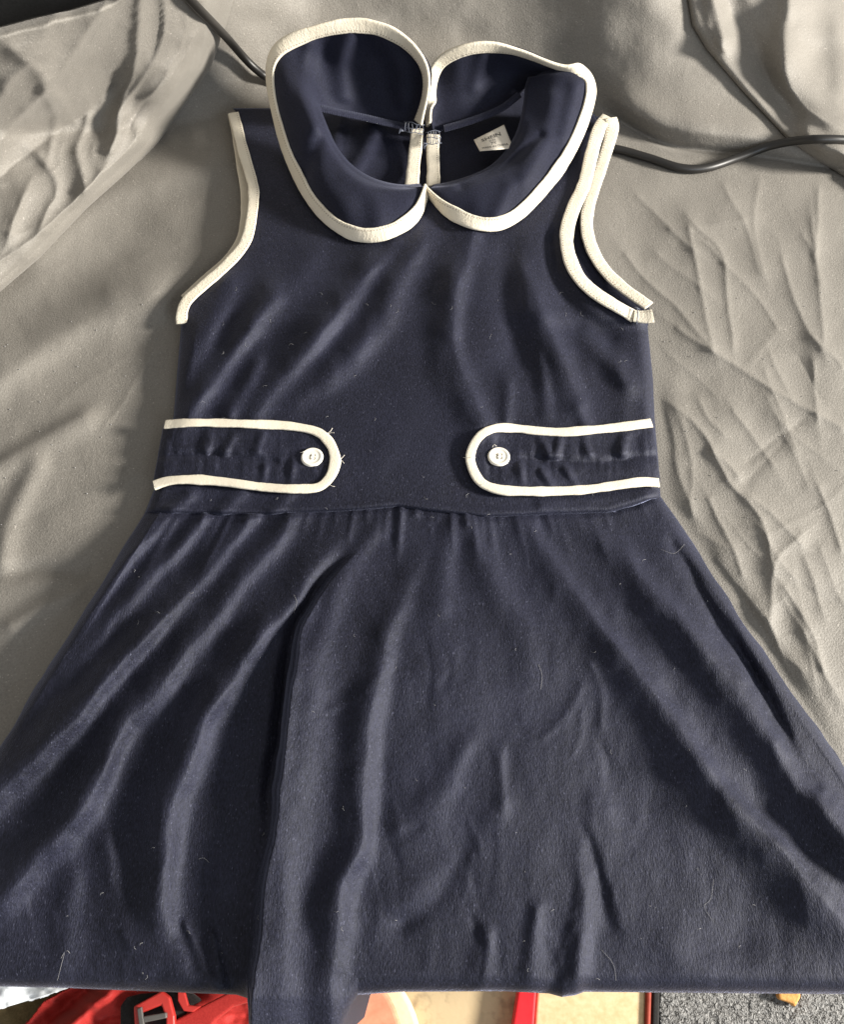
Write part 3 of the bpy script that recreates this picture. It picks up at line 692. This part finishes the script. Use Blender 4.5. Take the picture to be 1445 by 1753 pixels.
mm = 0.001
def st_(N, M, O): return [N[0], N[1], N[2]*mm, M[0], M[1], M[2]*mm, O[0], O[1], O[2]*mm]
LC = [st_((722, 320, 22), (724, 323, 22), (727, 328, 20)), st_((690, 322, 26), (707, 343, 25), (716, 366, 20)), st_((655, 316, 29), (676, 358, 26), (688, 396, 19)),
      st_((625, 304, 31), (636, 362, 27), (640, 412, 18)), st_((598, 285, 33), (596, 345, 29), (588, 398, 18)), st_((575, 258, 36), (560, 308, 32), (538, 352, 19)),
      st_((560, 230, 39), (534, 262, 36), (500, 282, 22)), st_((550, 206, 42), (515, 212, 42), (478, 215, 30)), st_((544, 186, 42), (504, 165, 48), (464, 148, 42)),
      st_((546, 178, 36), (505, 125, 50), (463, 100, 54)), st_((562, 186, 27), (528, 110, 48), (490, 68, 66)), st_((598, 194, 20), (570, 110, 44), (548, 45, 74)),
      st_((635, 203, 16), (622, 112, 42), (610, 36, 76)), st_((668, 210, 13), (662, 118, 40), (664, 46, 74)), st_((690, 215, 12), (698, 135, 36), (708, 75, 66)),
      st_((702, 219, 12), (718, 158, 30), (737, 118, 54)), st_((708, 222, 12), (722, 187, 24), (734, 165, 38)), st_((712, 225, 13), (716, 215, 17), (722, 208, 22))]
RC = [st_((738, 322, 22), (735, 324, 21), (734, 327, 19)), st_((765, 318, 25), (757, 334, 23), (752, 350, 19)), st_((800, 308, 28), (792, 345, 25), (783, 378, 18)),
      st_((835, 293, 29), (834, 348, 26), (832, 394, 18)), st_((862, 270, 29), (872, 328, 27), (880, 378, 19)), st_((884, 238, 29), (906, 292, 28), (924, 334, 20)),
      st_((896, 205, 30), (935, 245, 30), (966, 282, 22)), st_((902, 175, 31), (952, 205, 32), (995, 222, 26)), st_((905, 150, 32), (960, 162, 36), (1012, 168, 32)),
      st_((910, 134, 33), (962, 132, 41), (1013, 134, 38)), st_((908, 138, 28), (945, 124, 38), (985, 117, 46)), st_((900, 150, 22), (925, 122, 31), (948, 108, 50)),
      st_((884, 165, 18), (895, 122, 28), (908, 90, 54)), st_((860, 182, 15), (862, 125, 29), (865, 77, 58)), st_((830, 196, 13), (824, 130, 29), (820, 73, 60)),
      st_((795, 208, 12), (788, 140, 28), (782, 83, 56)), st_((765, 216, 11), (752, 155, 22), (744, 106, 44)), st_((750, 222, 11), (740, 185, 16), (733, 158, 26)),
      st_((742, 228, 12), (740, 218, 13), (737, 210, 15))]
cL, WL = collar(LC, 'collar', 0); cL['label'] = 'rounded collar half lapping over the other at the back of the neck'
cR, WR = collar(RC, 'collar', 3); cR['label'] = 'rounded collar half beside the small white size tag'

# ------------------------------------------------------------------ armhole bindings
def bind(pts, hf, width, parent, name='armhole_binding', n=260, off=0.0012, thick=0.0018, seed=0, dh=None, flip=1):
    c = catmull(pts, 400); c, _ = arc_resample(c, n)
    h = hf(c[:, 0], c[:, 1]) + off
    if dh is not None: h = h + np.interp(np.linspace(0, 1, n), np.linspace(0, 1, len(dh)), dh)
    for _ in range(2): h = np.convolve(np.pad(h, 8, 'edge'), np.ones(17)/17, 'valid')
    W = P(c[:, 0], c[:, 1], h)
    k = 4; pad = np.pad(W, ((k, k), (0, 0)), 'edge'); W = np.stack([np.convolve(pad[:, i], np.ones(2*k+1)/(2*k+1), 'valid') for i in range(3)], -1)
    T = np.gradient(W, axis=0); side = np.cross(T, np.array([0, 0, 1.0]))
    return ribbon(name, W, side*flip, width, thick, 'cream_trim', parent, 0.11, seed=seed)
AL = [(399, 193), (405, 215), (416, 258), (427, 295), (434, 325), (431, 370), (420, 415), (390, 452), (345, 492), (318, 518), (311, 540), (312, 556)]
bind([(398, 195), (404, 225), (412, 275), (419, 320), (421, 360), (416, 402), (396, 438), (350, 480), (316, 512)], hback, 0.0075, dress, off=0.0015, seed=1)
bind(AL, hbod, 0.0080, dress, off=0.0018, seed=2)
ARF = [(1042, 200), (1030, 212), (1021, 235), (1012, 268), (1000, 317), (983, 354), (972, 388), (970, 415), (977, 447), (991, 475), (1015, 499), (1047, 520), (1075, 536), (1088, 544)]
ARB = [(1045, 202), (1049, 215), (1044, 240), (1034, 272), (1020, 312), (1010, 345), (1004, 379), (1008, 410), (1020, 440), (1039, 467), (1068, 494), (1096, 514), (1112, 525)]
bind(ARB, hback, 0.0092, dress, off=0.0022, seed=4, dh=[.016, .008, .002, 0, 0, 0, .002, .004], flip=-1)
bind(ARF, hbod, 0.0096, dress, off=0.0020, seed=5, dh=[.004, .002, 0, 0, 0, 0], flip=-1)
bind([(1084, 541), (1100, 543), (1119, 541)], hbod, 0.0105, dress, off=0.0022, n=40, seed=6, dh=[0.001, 0.002, 0.003])
tubes('bar_tack', [(P(np.array([1091, 1092, 1090]), np.array([527, 540, 555]), 0.0185), .00035), (P(np.array([1086, 1090, 1095]), np.array([526, 527, 530]), 0.0185), .0003)], 'thread_grey', dress)

# ------------------------------------------------------------------ neck details
def keyhole(pts, hoff, seed):
    return bind(pts, lambda x, y: 0*x + 0.008, 0.0098, dress, 'placket_binding', 120, hoff, 0.003, seed, [0.004, 0.001, 0, 0.004])
keyhole([(714, 222), (712, 250), (708, 285), (705, 322)], 0.0010, 7)
keyhole([(742, 232), (741, 255), (742, 290), (742, 322)], -0.0006, 8)
def tack(cx, cy, wdt, hgt, h, rot, sd):
    r = random.Random(sd); out = []
    c, s = math.cos(rot), math.sin(rot)
    def q(u, v, dh): return P(cx + c*u - s*v, cy + s*u + c*v, h + dh)
    for k in range(6):
        u = -wdt/2 + wdt*k/5 + r.uniform(-1, 1)
        out.append((np.array([q(u + r.uniform(-2, 2), -hgt/2, 0), q(u + r.uniform(-1, 1), 0, .0009), q(u + r.uniform(-2, 2), hgt/2, 0)]), .00028))
    for k in range(3):
        v = -hgt/2 + hgt*k/2
        out.append((np.array([q(-wdt/2 - 3, v + r.uniform(-2, 2), .0002), q(-4, v + r.uniform(-2, 2), .0010), q(4, v + r.uniform(-2, 2), .0010), q(wdt/2 + 2, v + r.uniform(-2, 2), .0002)]), .00028))
    for k in range(3):
        u0 = -wdt/2 - 2; a0 = r.uniform(0, 6)
        out.append((np.array([q(u0, hgt/2, 0), q(u0 - 3 + 2*math.cos(a0), hgt/2 + 2*math.sin(a0), .001), q(u0 - 6, hgt/2 + r.uniform(-4, 5), .0012), q(u0 - 7 + r.uniform(-2, 2), hgt/2 + r.uniform(0, 8), .0006)]), .00028))
    return tubes('bar_tack', out, 'thread_grey', dress)
tack(709, 220, 30, 15, 0.0205, 0.12, 3); tack(743, 236, 20, 20, 0.0165, -0.1, 5)
# overlocked seam where the collar meets the back neck
def overlock(pts, h):
    c = catmull(pts, 300); c, L = arc_resample(c, int(len(pts)*1 + 0) or 2) if False else arc_resample(c, 200)
    nrm = np.gradient(c, axis=0); nrm = np.stack([-nrm[:, 1], nrm[:, 0]], -1); nrm /= np.linalg.norm(nrm, axis=1)[:, None]
    z = np.where(np.arange(200) % 4 < 2, 1, -1)[:, None]
    c2 = c + nrm*z*5.5
    hh = np.interp(np.linspace(0, 1, 200), np.linspace(0, 1, len(h)), h)
    zig = (P(c2[:, 0], c2[:, 1], hh + .0022), .00042)
    core = (P(c[:, 0], c[:, 1], hh + .0010), .0007)
    return tubes('overlock_seam', [zig, core], 'thread_navy', dress)
overlock([(549, 186), (575, 192), (610, 199), (650, 208), (698, 219)], [.030, .024, .019, .016, .014])
overlock([(760, 221), (795, 211), (830, 199), (862, 184), (890, 162)], [.013, .014, .016, .018, .022])

# size tag
def tagmap(u, v):   # u along the print line, v down
    a = np.array([811, 240.]); b = np.array([863, 214.]); c = np.array([879, 254.]); d = np.array([821, 259.])
    u = np.asarray(u)[..., None]; v = np.asarray(v)[..., None]
    return (1-v)*((1-u)*a + u*b) + v*((1-u)*d + u*c)
def taph(u, v): return 0.0155 + 0.004*np.sin(np.pi*u) + 0.006*v + 0.002*u
Ug, Vg = np.meshgrid(np.linspace(0, 1, 24), np.linspace(0, 1, 18))
pp = tagmap(Ug, Vg)
sizetag = solid(grid('size_tag', P(pp[..., 0], pp[..., 1], taph(Ug, Vg)), 'tag_satin', dress), 0.0004)
sizetag['label'] = 'small white printed size tag sewn inside the neck'
def lettering(body, u0, u1, vc, vh):
    cu = bpy.data.curves.new('text', 'FONT'); cu.body = body; cu.align_x = 'CENTER'; cu.align_y = 'CENTER'; cu.resolution_u = 2
    ob = bpy.data.objects.new('text', cu); sc.collection.objects.link(ob)
    dg = bpy.context.evaluated_depsgraph_get(); me = bpy.data.meshes.new_from_object(ob.evaluated_get(dg))
    co_ = np.zeros(len(me.vertices)*3); me.vertices.foreach_get('co', co_); co_ = co_.reshape(-1, 3)
    fs = [tuple(p.vertices) for p in me.polygons]
    bpy.data.objects.remove(ob); bpy.data.curves.remove(cu)
    x = (co_[:, 0]-co_[:, 0].min())/(np.ptp(co_[:, 0])); y = (co_[:, 1]-co_[:, 1].min())/np.ptp(co_[:, 1])
    u = u0 + x*(u1-u0); v = vc + (0.5-y)*vh
    q = tagmap(u, v)
    mesh('lettering', P(q[:, 0], q[:, 1], taph(u, v) + 0.00035), fs, 'ink', sizetag, smooth=False)
lettering('SHEIN', .20, .80, .28, .17); lettering('SIZE', .40, .60, .46, .09); lettering('7Y', .42, .60, .62, .15); lettering('MADE IN CHINA', .12, .90, .80, .10)

# ------------------------------------------------------------------ belt tabs
TOPL = [(281, 727), (327, 724), (424, 726), (507, 731), (548, 742), (568, 764), (575, 788)]
BOTL = [(262, 832), (285, 824), (327, 821), (382, 825), (451, 834), (512, 837), (548, 833), (568, 812), (575, 788)]
TOPR = [(1117, 724), (1047, 733), (991, 738), (964, 740), (922, 738), (875, 733), (845, 734), (823, 745), (809, 766), (804, 785)]
BOTR = [(1130, 827), (1102, 825), (1061, 830), (1005, 838), (950, 841), (895, 841), (853, 838), (825, 827), (811, 807), (804, 785)]
def tab(top_, bot_, creases, bx, by, lbl, blbl, sd):
    n = 170
    a, _ = arc_resample(catmull(top_, 300), n); b, _ = arc_resample(catmull(bot_, 300), n)
    def hf(X, Y):
        Xc = np.clip(X, Lf(Y)+16, Rf(Y)-16)
        de = np.minimum(X - Lf(Y), Rf(Y) - X)
        return hbod(Xc, Y) + 0.0018 - 0.0000*de - 0.008*np.clip((12-de)/28., 0, 1)**1.5
    s = np.linspace(0, 1, 50)[None, :, None]
    q = (1-s)*a[:, None] + s*b[:, None]
    X, Y = q[..., 0], q[..., 1]
    h = hf(X, Y)
    edge = np.sin(np.pi*s[..., 0])
    for pts, am, wl, wr in creases: h = h + edge*ridge(X, Y, pts, am*(1 if am < 0 else 1.4), wl, wr)
    h = h + edge*(0.0010*fbm(X/14 + sd, Y/40, sd, 2) + 0.0007*fbm(X/30, Y/18, sd+1, 2))
    t = solid(grid('belt_tab', P(X, Y, h), 'navy', dress, flip=sd == 2), 0.0010, 0.0); t['label'] = lbl
    # one continuous binding, top end -> tip -> bottom end
    line = np.vstack([a, b[::-1][1:]]); line, _ = arc_resample(line, 420)
    line = np.stack([np.convolve(np.pad(line[:, i], 4, 'edge'), np.ones(9)/9, 'valid') for i in range(2)], -1)
    hl = hf(line[:, 0], line[:, 1]) + 0.0010
    for _ in range(3): hl = np.convolve(np.pad(hl, 12, 'edge'), np.ones(25)/25, 'valid')
    W = P(line[:, 0], line[:, 1], hl + 0.0004)
    T = np.gradient(W, axis=0); side = np.cross(T, np.array([0, 0, 1.0])) * (-1 if sd == 2 else 1)
    ribbon('tab_binding', W, -side, 0.0060, 0.0018, 'plain_trim', t, 0.22, seed=sd)
    # button: rimmed disc with four holes, sewn with thread
    R = 0.0066
    c0 = P(bx, by, float(hf(np.array([bx]), np.array([by]))[0]) + 0.0009)
    g = np.linspace(-1, 1, 61); gx, gy = np.meshgrid(g, g)
    # map the square to a disc
    dx = gx*np.sqrt(1-gy*gy/2); dy = gy*np.sqrt(1-gx*gx/2); rr = np.hypot(dx, dy)
    z = 0.0012 - 0.00035*sstep(0.80, 0.58, rr) - 0.0011*sstep(0.84, 1.0, rr)**2
    holes = [(-.17, -.17), (.17, -.17), (-.17, .17), (.17, .17)]
    for hx, hy in holes: z = z - 0.0012*np.exp(-(((dx-hx)**2+(dy-hy)**2)/.0085)**2)
    V = np.stack([dx*R, dy*R, z], -1) + c0
    bt = grid('button', V, 'button_shell', t, flip=True); bt['label'] = blbl
    bt.modifiers.new('thickness', 'SOLIDIFY').thickness = 0.0005
    th = []
    for (i, j) in ((0, 1), (2, 3), (0, 3)):
        p, q2 = np.array(holes[i]), np.array(holes[j])
        pts = np.array([[*(p*R), .0002], [*((p*.7+q2*.3)*R), .0011], [*((p*.3+q2*.7)*R), .0011], [*(q2*R), .0002]]) + c0
        th.append((pts, .00032))
    tubes('thread', th, 'thread_white', bt)
    return t, hf
m, nt, b = newmat('plain_trim')
tc = nd(nt, 'ShaderNodeTexCoord'); n1 = nd(nt, 'ShaderNodeTexNoise', Scale=1000.0, Detail=3.0); n2 = nd(nt, 'ShaderNodeTexNoise', Scale=70.0, Detail=3.0)
nt.links.new(tc.outputs['Object'], n1.inputs[0]); nt.links.new(tc.outputs['Object'], n2.inputs[0])
mx = nd(nt, 'ShaderNodeMix', data_type='RGBA'); mx.inputs['A'].default_value = (0.60, 0.535, 0.415, 1); mx.inputs['B'].default_value = (0.74, 0.69, 0.575, 1)
nt.links.new(n2.outputs['Fac'], mx.inputs['Factor']); nt.links.new(mx.outputs['Result'], b.inputs['Base Color'])
bp = nd(nt, 'ShaderNodeBump', Strength=0.5, Distance=0.0004); nt.links.new(n1.outputs['Fac'], bp.inputs['Height']); nt.links.new(bp.outputs[0], b.inputs['Normal'])
b.inputs['Roughness'].default_value = 0.9; b.inputs['Specular IOR Level'].default_value = 0.15
tl, hfl = tab(TOPL, BOTL, [([(272, 781), (330, 778), (400, 782), (470, 790)], -.0017, 8, 7), ([(400, 745), (385, 775)], .0015, 8, 7), ([(450, 742), (440, 770)], .0014, 8, 7), ([(360, 740), (352, 772)], .0015, 9, 8), ([(455, 800), (450, 825)], .0014, 8, 6), ([(500, 805), (498, 828)], .0012, 7, 6)],
    534.5, 783, 'navy belt tab, its button sewn slightly off level', 'pale four hole button on the belt tab with loose thread ends', 1)
tr, hfr = tab(TOPR, BOTR, [([(905, 785), (960, 790), (1030, 792), (1120, 780)], -.0017, 10, 8), ([(925, 748), (940, 778)], .002, 8, 7), ([(958, 750), (952, 778)], .002, 7, 7), ([(1000, 750), (1008, 775)], .0016, 8, 7), ([(1070, 745), (1065, 775)], .0018, 9, 8), ([(928, 808), (945, 832)], .002, 8, 7), ([(970, 805), (985, 830)], .0018, 8, 7), ([(890, 800), (895, 830)], .0014, 8, 7)],
    854, 782, 'navy belt tab joined to the side seam under open armhole', 'pale four hole button on the belt tab with puckered cloth', 2)
def strands(name, items, mat, parent):
    out = []
    for pts, r in items:
        c = catmull([(x, y, h) for x, y, h in pts], 14); out.append((P(c[:, 0], c[:, 1], c[:, 2]), r))
    return tubes(name, out, mat, parent, 5)
hz = float(hbod(np.array([580.]), np.array([785.]))[0]) + .0012
strands('thread_end', [([(560, 742, hz+.002), (566, 738, hz+.003), (569, 733, hz+.003)], .00015), ([(560, 743, hz+.002), (567, 741, hz+.002), (572, 741, hz+.003)], .00015),
  ([(577, 787, hz+.001), (583, 786, hz+.002), (590, 779, hz+.003)], .00015), ([(577, 787, hz+.001), (584, 788, hz+.001), (589, 793, hz+.002)], .00015),
  ([(562, 828, hz+.001), (568, 832, hz+.002), (573, 833, hz+.002)], .00015), ([(514, 775, hz+.003), (518, 774, hz+.004), (524, 772, hz+.004), (519, 778, hz+.004)], .00015)], 'thread_white', tl)
hz = float(hbod(np.array([800.]), np.array([785.]))[0]) + .0012
strands('thread_end', [([(793, 783, hz), (799, 784, hz+.002), (806, 783, hz+.004), (814, 783, hz+.003)], .00015), ([(822, 743, hz+.003), (826, 741, hz+.004)], .00015),
  ([(824, 832, hz+.002), (828, 827, hz+.004)], .00015), ([(843, 766, hz+.004), (846, 761, hz+.006), (850, 764, hz+.006)], .00015)], 'thread_white', tr)

# ------------------------------------------------------------------ cable
def hcab(x, y):
    h = hsheet(x, y)
    l = hdrapeL(x, y); h = np.where(x < edge_x(EL, y), np.maximum(h, l), h)
    r = hdrapeR(x, y); h = np.where(x > edge_x(ER, y), np.maximum(h, r), h)
    return h
c = catmull([(250, -90), (325, 0), (383, 60), (440, 121), (520, 172), (640, 212), (800, 236), (960, 247), (1050, 255), (1110, 271), (1165, 288), (1205, 289), (1260, 272), (1320, 250), (1380, 240), (1445, 240), (1540, 252), (1700, 300)], 300)
hc = hcab(c[:, 0], c[:, 1]) + 0.0034
hc = np.convolve(np.pad(hc, 12, 'edge'), np.ones(25)/25, 'valid')
hc = np.maximum(hc, hcab(c[:, 0], c[:, 1]) + 0.0030)
inn = (c[:, 0] > 470) & (c[:, 0] < 1010); hc = np.where(inn, np.minimum(hc, hcab(c[:, 0], c[:, 1]) - 0.0035), hc)
hc = np.convolve(np.pad(hc, 4, 'edge'), np.ones(9)/9, 'valid')
cab = tube('cable', P(c[:, 0], c[:, 1], hc), 0.0031, 'cable_black', None, 14)
tag(cab, 'black rubber cable running behind the dress collar across the grey sheet', 'cable')

# ------------------------------------------------------------------ floor and the things on it
FZ = -0.42
fl = mesh('floor', [(-1.2, -1.2, FZ), (1.2, -1.2, FZ), (1.2, 1.2, FZ), (-1.2, 1.2, FZ)], [(0, 1, 2, 3)], 'tan_floor', None, smooth=False)
tag(fl, 'mottled tan floor below the seat edge', None, None, 'structure')
def slab(name, poly, z0, z1, mat, parent=None, bev=0.002):
    """px outline at floor level -> solid slab with bevelled edge"""
    import bmesh
    p = P(np.array([q[0] for q in poly]), np.array([q[1] for q in poly]), z1)
    V = np.vstack([np.c_[p[:, :2], np.full(len(p), z0)], np.c_[p[:, :2], np.full(len(p), z1)]])
    n = len(p); f = [tuple(range(n, 2*n)), tuple(range(n))[::-1]] + [(i, (i+1) % n, n + (i+1) % n, n + i) for i in range(n)]
    o = mesh(name, V, f, mat, parent, smooth=False)
    bm = bmesh.new(); bm.from_mesh(o.data); bmesh.ops.recalc_face_normals(bm, faces=bm.faces); bm.to_mesh(o.data); bm.free()
    bv = o.modifiers.new('bevel', 'BEVEL'); bv.width = bev; bv.segments = 3
    return o
def puff(name, xr, yr, hf, mat, parent=None, maskf=None, th=0.004, low=None):
    X, Y = np.meshgrid(np.arange(xr[0], xr[1]+1, 2.), np.arange(yr[0], yr[1]+1, 2.))
    if low is not None: Y = np.minimum(Y, low(X))
    H = hf(X, Y); o = grid(name, P(X, Y, H), mat, parent, None if maskf is None else maskf(X, Y))
    return solid(o, th)
# red bag
bag = thing('bag', tuple(P(230, 1760, FZ)), 'red fabric bag with black strap pad and red buckle on floor', 'bag')
def inpoly(poly): return lambda X, Y: inside(np.array(poly, float), X, Y)
body_poly = [(30, 1770), (72, 1715), (120, 1690), (200, 1650), (440, 1640), (440, 1760), (300, 1900), (20, 1900)]
puff('body', (-20, 460), (1630, 1900), lambda X, Y: FZ + 0.035 + 0.010*fbm(X/60, Y/40, 3, 3) + ridge(X, Y, [(260, 1640), (160, 1720), (70, 1800)], .016, 22, 18) + ridge(X, Y, [(210, 1640), (120, 1720), (40, 1790)], -.014, 16, 14), 'red_fabric', bag, inpoly(body_poly))
puff('lining', (-120, 470), (1640, 1900), lambda X, Y: FZ + 0.016 + 0.004*fbm(X/50, Y/50, 2, 3), 'olive_canvas', bag, None)
slab('strap_pad', [(205, 1764), (205, 1722), (216, 1706), (240, 1700), (300, 1696), (330, 1700), (345, 1712), (320, 1726), (300, 1800), (205, 1800)], FZ+.046, FZ+.052, 'black_webbing', bag)
slab('strap', [(240, 1800), (300, 1745), (352, 1718), (395, 1696), (427, 1692), (430, 1714), (400, 1722), (370, 1745), (330, 1800)], FZ+.048, FZ+.056, 'red_fabric', bag)
bk = slab('buckle', [(228, 1722), (276, 1696), (290, 1706), (298, 1738), (300, 1790), (284, 1790), (284, 1744), (276, 1720), (240, 1734), (246, 1790), (232, 1790)], FZ+.053, FZ+.061, 'red_plastic', bag, .0015)
slab('crossbar', [(234, 1726), (242, 1722), (252, 1790), (242, 1790)], FZ+.062, FZ+.066, 'steel', bk, .001)
slab('crossbar', [(240, 1740), (284, 1732), (285, 1742), (242, 1751)], FZ+.060, FZ+.0655, 'steel', bk, .001)
slab('loop', [(304, 1696), (316, 1698), (322, 1720), (344, 1722), (330, 1732), (314, 1730), (304, 1712)], FZ+.053, FZ+.058, 'red_plastic', bag, .001)
pc = puff('white_cloth', (-220, 150), (1630, 1742), lambda X, Y: FZ + 0.075 + 0.012*fbm(X/50, Y/40, 5, 3) + 0.00005*(150-X), 'pale_cloth', None,
          None, 0.003, lambda X: np.interp(X, [-220, -100, 0, 60, 112, 150], [1740, 1742, 1726, 1708, 1692, 1678]))
tag(pc, 'pale bluish white cloth lying over the red bag corner', 'cloth')
# slipper
sl = thing('slipper', tuple(P(640, 1780, FZ)), 'salmon pink slipper toe with cream edge on tan floor', 'slipper')
def ellipse(cx, cy, rx, ry, rot, n=40):
    a = np.linspace(0, 2*math.pi, n, endpoint=False)
    return [(cx + rx*math.cos(t)*math.cos(rot) - ry*math.sin(t)*math.sin(rot), cy + rx*math.cos(t)*math.sin(rot) + ry*math.sin(t)*math.cos(rot)) for t in a]
slab('sole', ellipse(645, 1888, 86, 218, 0.04), FZ+.0005, FZ+.014, 'cream_rubber', sl, .004)
slab('footbed', ellipse(630, 1886, 68, 202, 0.04), FZ+.0145, FZ+.022, 'salmon_rubber', sl, .006)
_a = np.linspace(0, math.pi, 24); _c = P(632, 1930, FZ+.02)
ribbon('strap', np.stack([_c[0] + .040*np.cos(_a), _c[1] + 0*_a, FZ + .020 + .035*np.sin(_a)], -1), np.tile([0, 1.0, 0], (24, 1)), .045, .004, 'salmon_rubber', sl)
# tan board with red edges
bd = thing('board', tuple(P(1000, 1760, FZ)), 'tan board with bright red edge strip beside the grey mat', 'board')
slab('panel', [(924, 1640), (1108, 1640), (1100, 1900), (905, 1900)], FZ+.0005, FZ+.012, 'tan_card', bd)
slab('edge_strip', [(896, 1640), (923, 1640), (904, 1900), (855, 1900)], FZ+.0005, FZ+.018, 'bright_red', bd)
slab('edge_strip', [(1109, 1640), (1118, 1640), (1110, 1900), (1101, 1900)], FZ+.0005, FZ+.016, 'rust_red', bd)
# mat
mt = thing('mat', tuple(P(1300, 1760, FZ)), 'grey pebble textured rubber mat with black edge on floor', 'mat')
slab('rim', [(1120, 1630), (1132, 1630), (1126, 1900), (1112, 1900)], FZ+.0005, FZ+.014, 'black_webbing', mt, .002)
X, Y = np.meshgrid(np.arange(1130, 1640, 3.), np.arange(1640, 1860, 3.))
solid(grid('surface', P(X, Y, FZ + .011 + .0016*fbm(X/7, Y/7, 2, 2)), 'grey_mat', mt), .008)
cr = slab('crumb', [(1330, 1690), (1370, 1690), (1372, 1706), (1362, 1724), (1354, 1716), (1334, 1710)], FZ+.0125, FZ+.020, 'crumb', None, .002)
tag(cr, 'small orange brown crumb lying on the grey mat', 'crumb')

# ------------------------------------------------------------------ lint and stray hairs
items = []
r = random.Random(4)
def hs_any(x, y):
    x = np.asarray(x, float); y = np.asarray(y, float)
    return np.where(y < seam(x), hbod(x, y), hski(x, np.minimum(y, 1715)))
hairs = [[(503, 1018), (508, 1030), (503, 1050)], [(770, 1095), (785, 1110), (772, 1135), (760, 1140), (745, 1165)], [(922, 1137), (928, 1155), (926, 1180)], [(765, 1255), (750, 1275), (752, 1300)],
         [(1222, 1505), (1216, 1540), (1206, 1550), (1220, 1575)], [(1030, 1625), (1050, 1650), (1055, 1678)], [(104, 1640), (110, 1630), (104, 1655), (98, 1678)], [(505, 578), (515, 576), (522, 568)],
         [(842, 572), (838, 580)], [(988, 675), (995, 682), (1004, 680)], [(1130, 940), (1155, 947), (1172, 932)], [(1195, 1085), (1196, 1110), (1192, 1130)], [(340, 1470), (348, 1468), (358, 1476)], [(1100, 1655), (1092, 1670)]]
for hp in hairs[::2] + [hairs[5]]:
    c = catmull(hp, 24); items.append((P(c[:, 0], c[:, 1], hs_any(c[:, 0], c[:, 1]) + .0003), .00005))
for k in range(110):
    y = r.uniform(480, 1680); x = r.uniform(max(float(Lf(y))+30, 5), min(float(Rf(y))-30, 1440))
    a = r.uniform(0, 6.28); l = r.uniform(1.0, 4.5)
    c = np.array([(x, y), (x + l*math.cos(a), y + l*math.sin(a)), (x + 2*l*math.cos(a+.6), y + 2*l*math.sin(a+.6))])
    items.append((P(c[:, 0], c[:, 1], hs_any(c[:, 0], c[:, 1]) + .0004), r.uniform(.00004, .00007)))
for k in range(60):
    if r.random() < .5: x = r.uniform(0, 280); y = r.uniform(520, 900)
    else: x = r.uniform(1130, 1440); y = r.uniform(340, 900)
    if Lf(y) - 12 < x < Rf(y) + 12: continue
    c = np.array([(x, y), (x+1.2, y+.6)]); items.append((P(c[:, 0], c[:, 1], hsheet(c[:, 0], c[:, 1]) + .0004), r.uniform(.0002, .00035)))
li = tubes('lint', items, 'lint', None, 4)
tag(li, 'tiny pale lint fibres and stray hairs clinging to the cloth', 'lint', None, 'stuff')
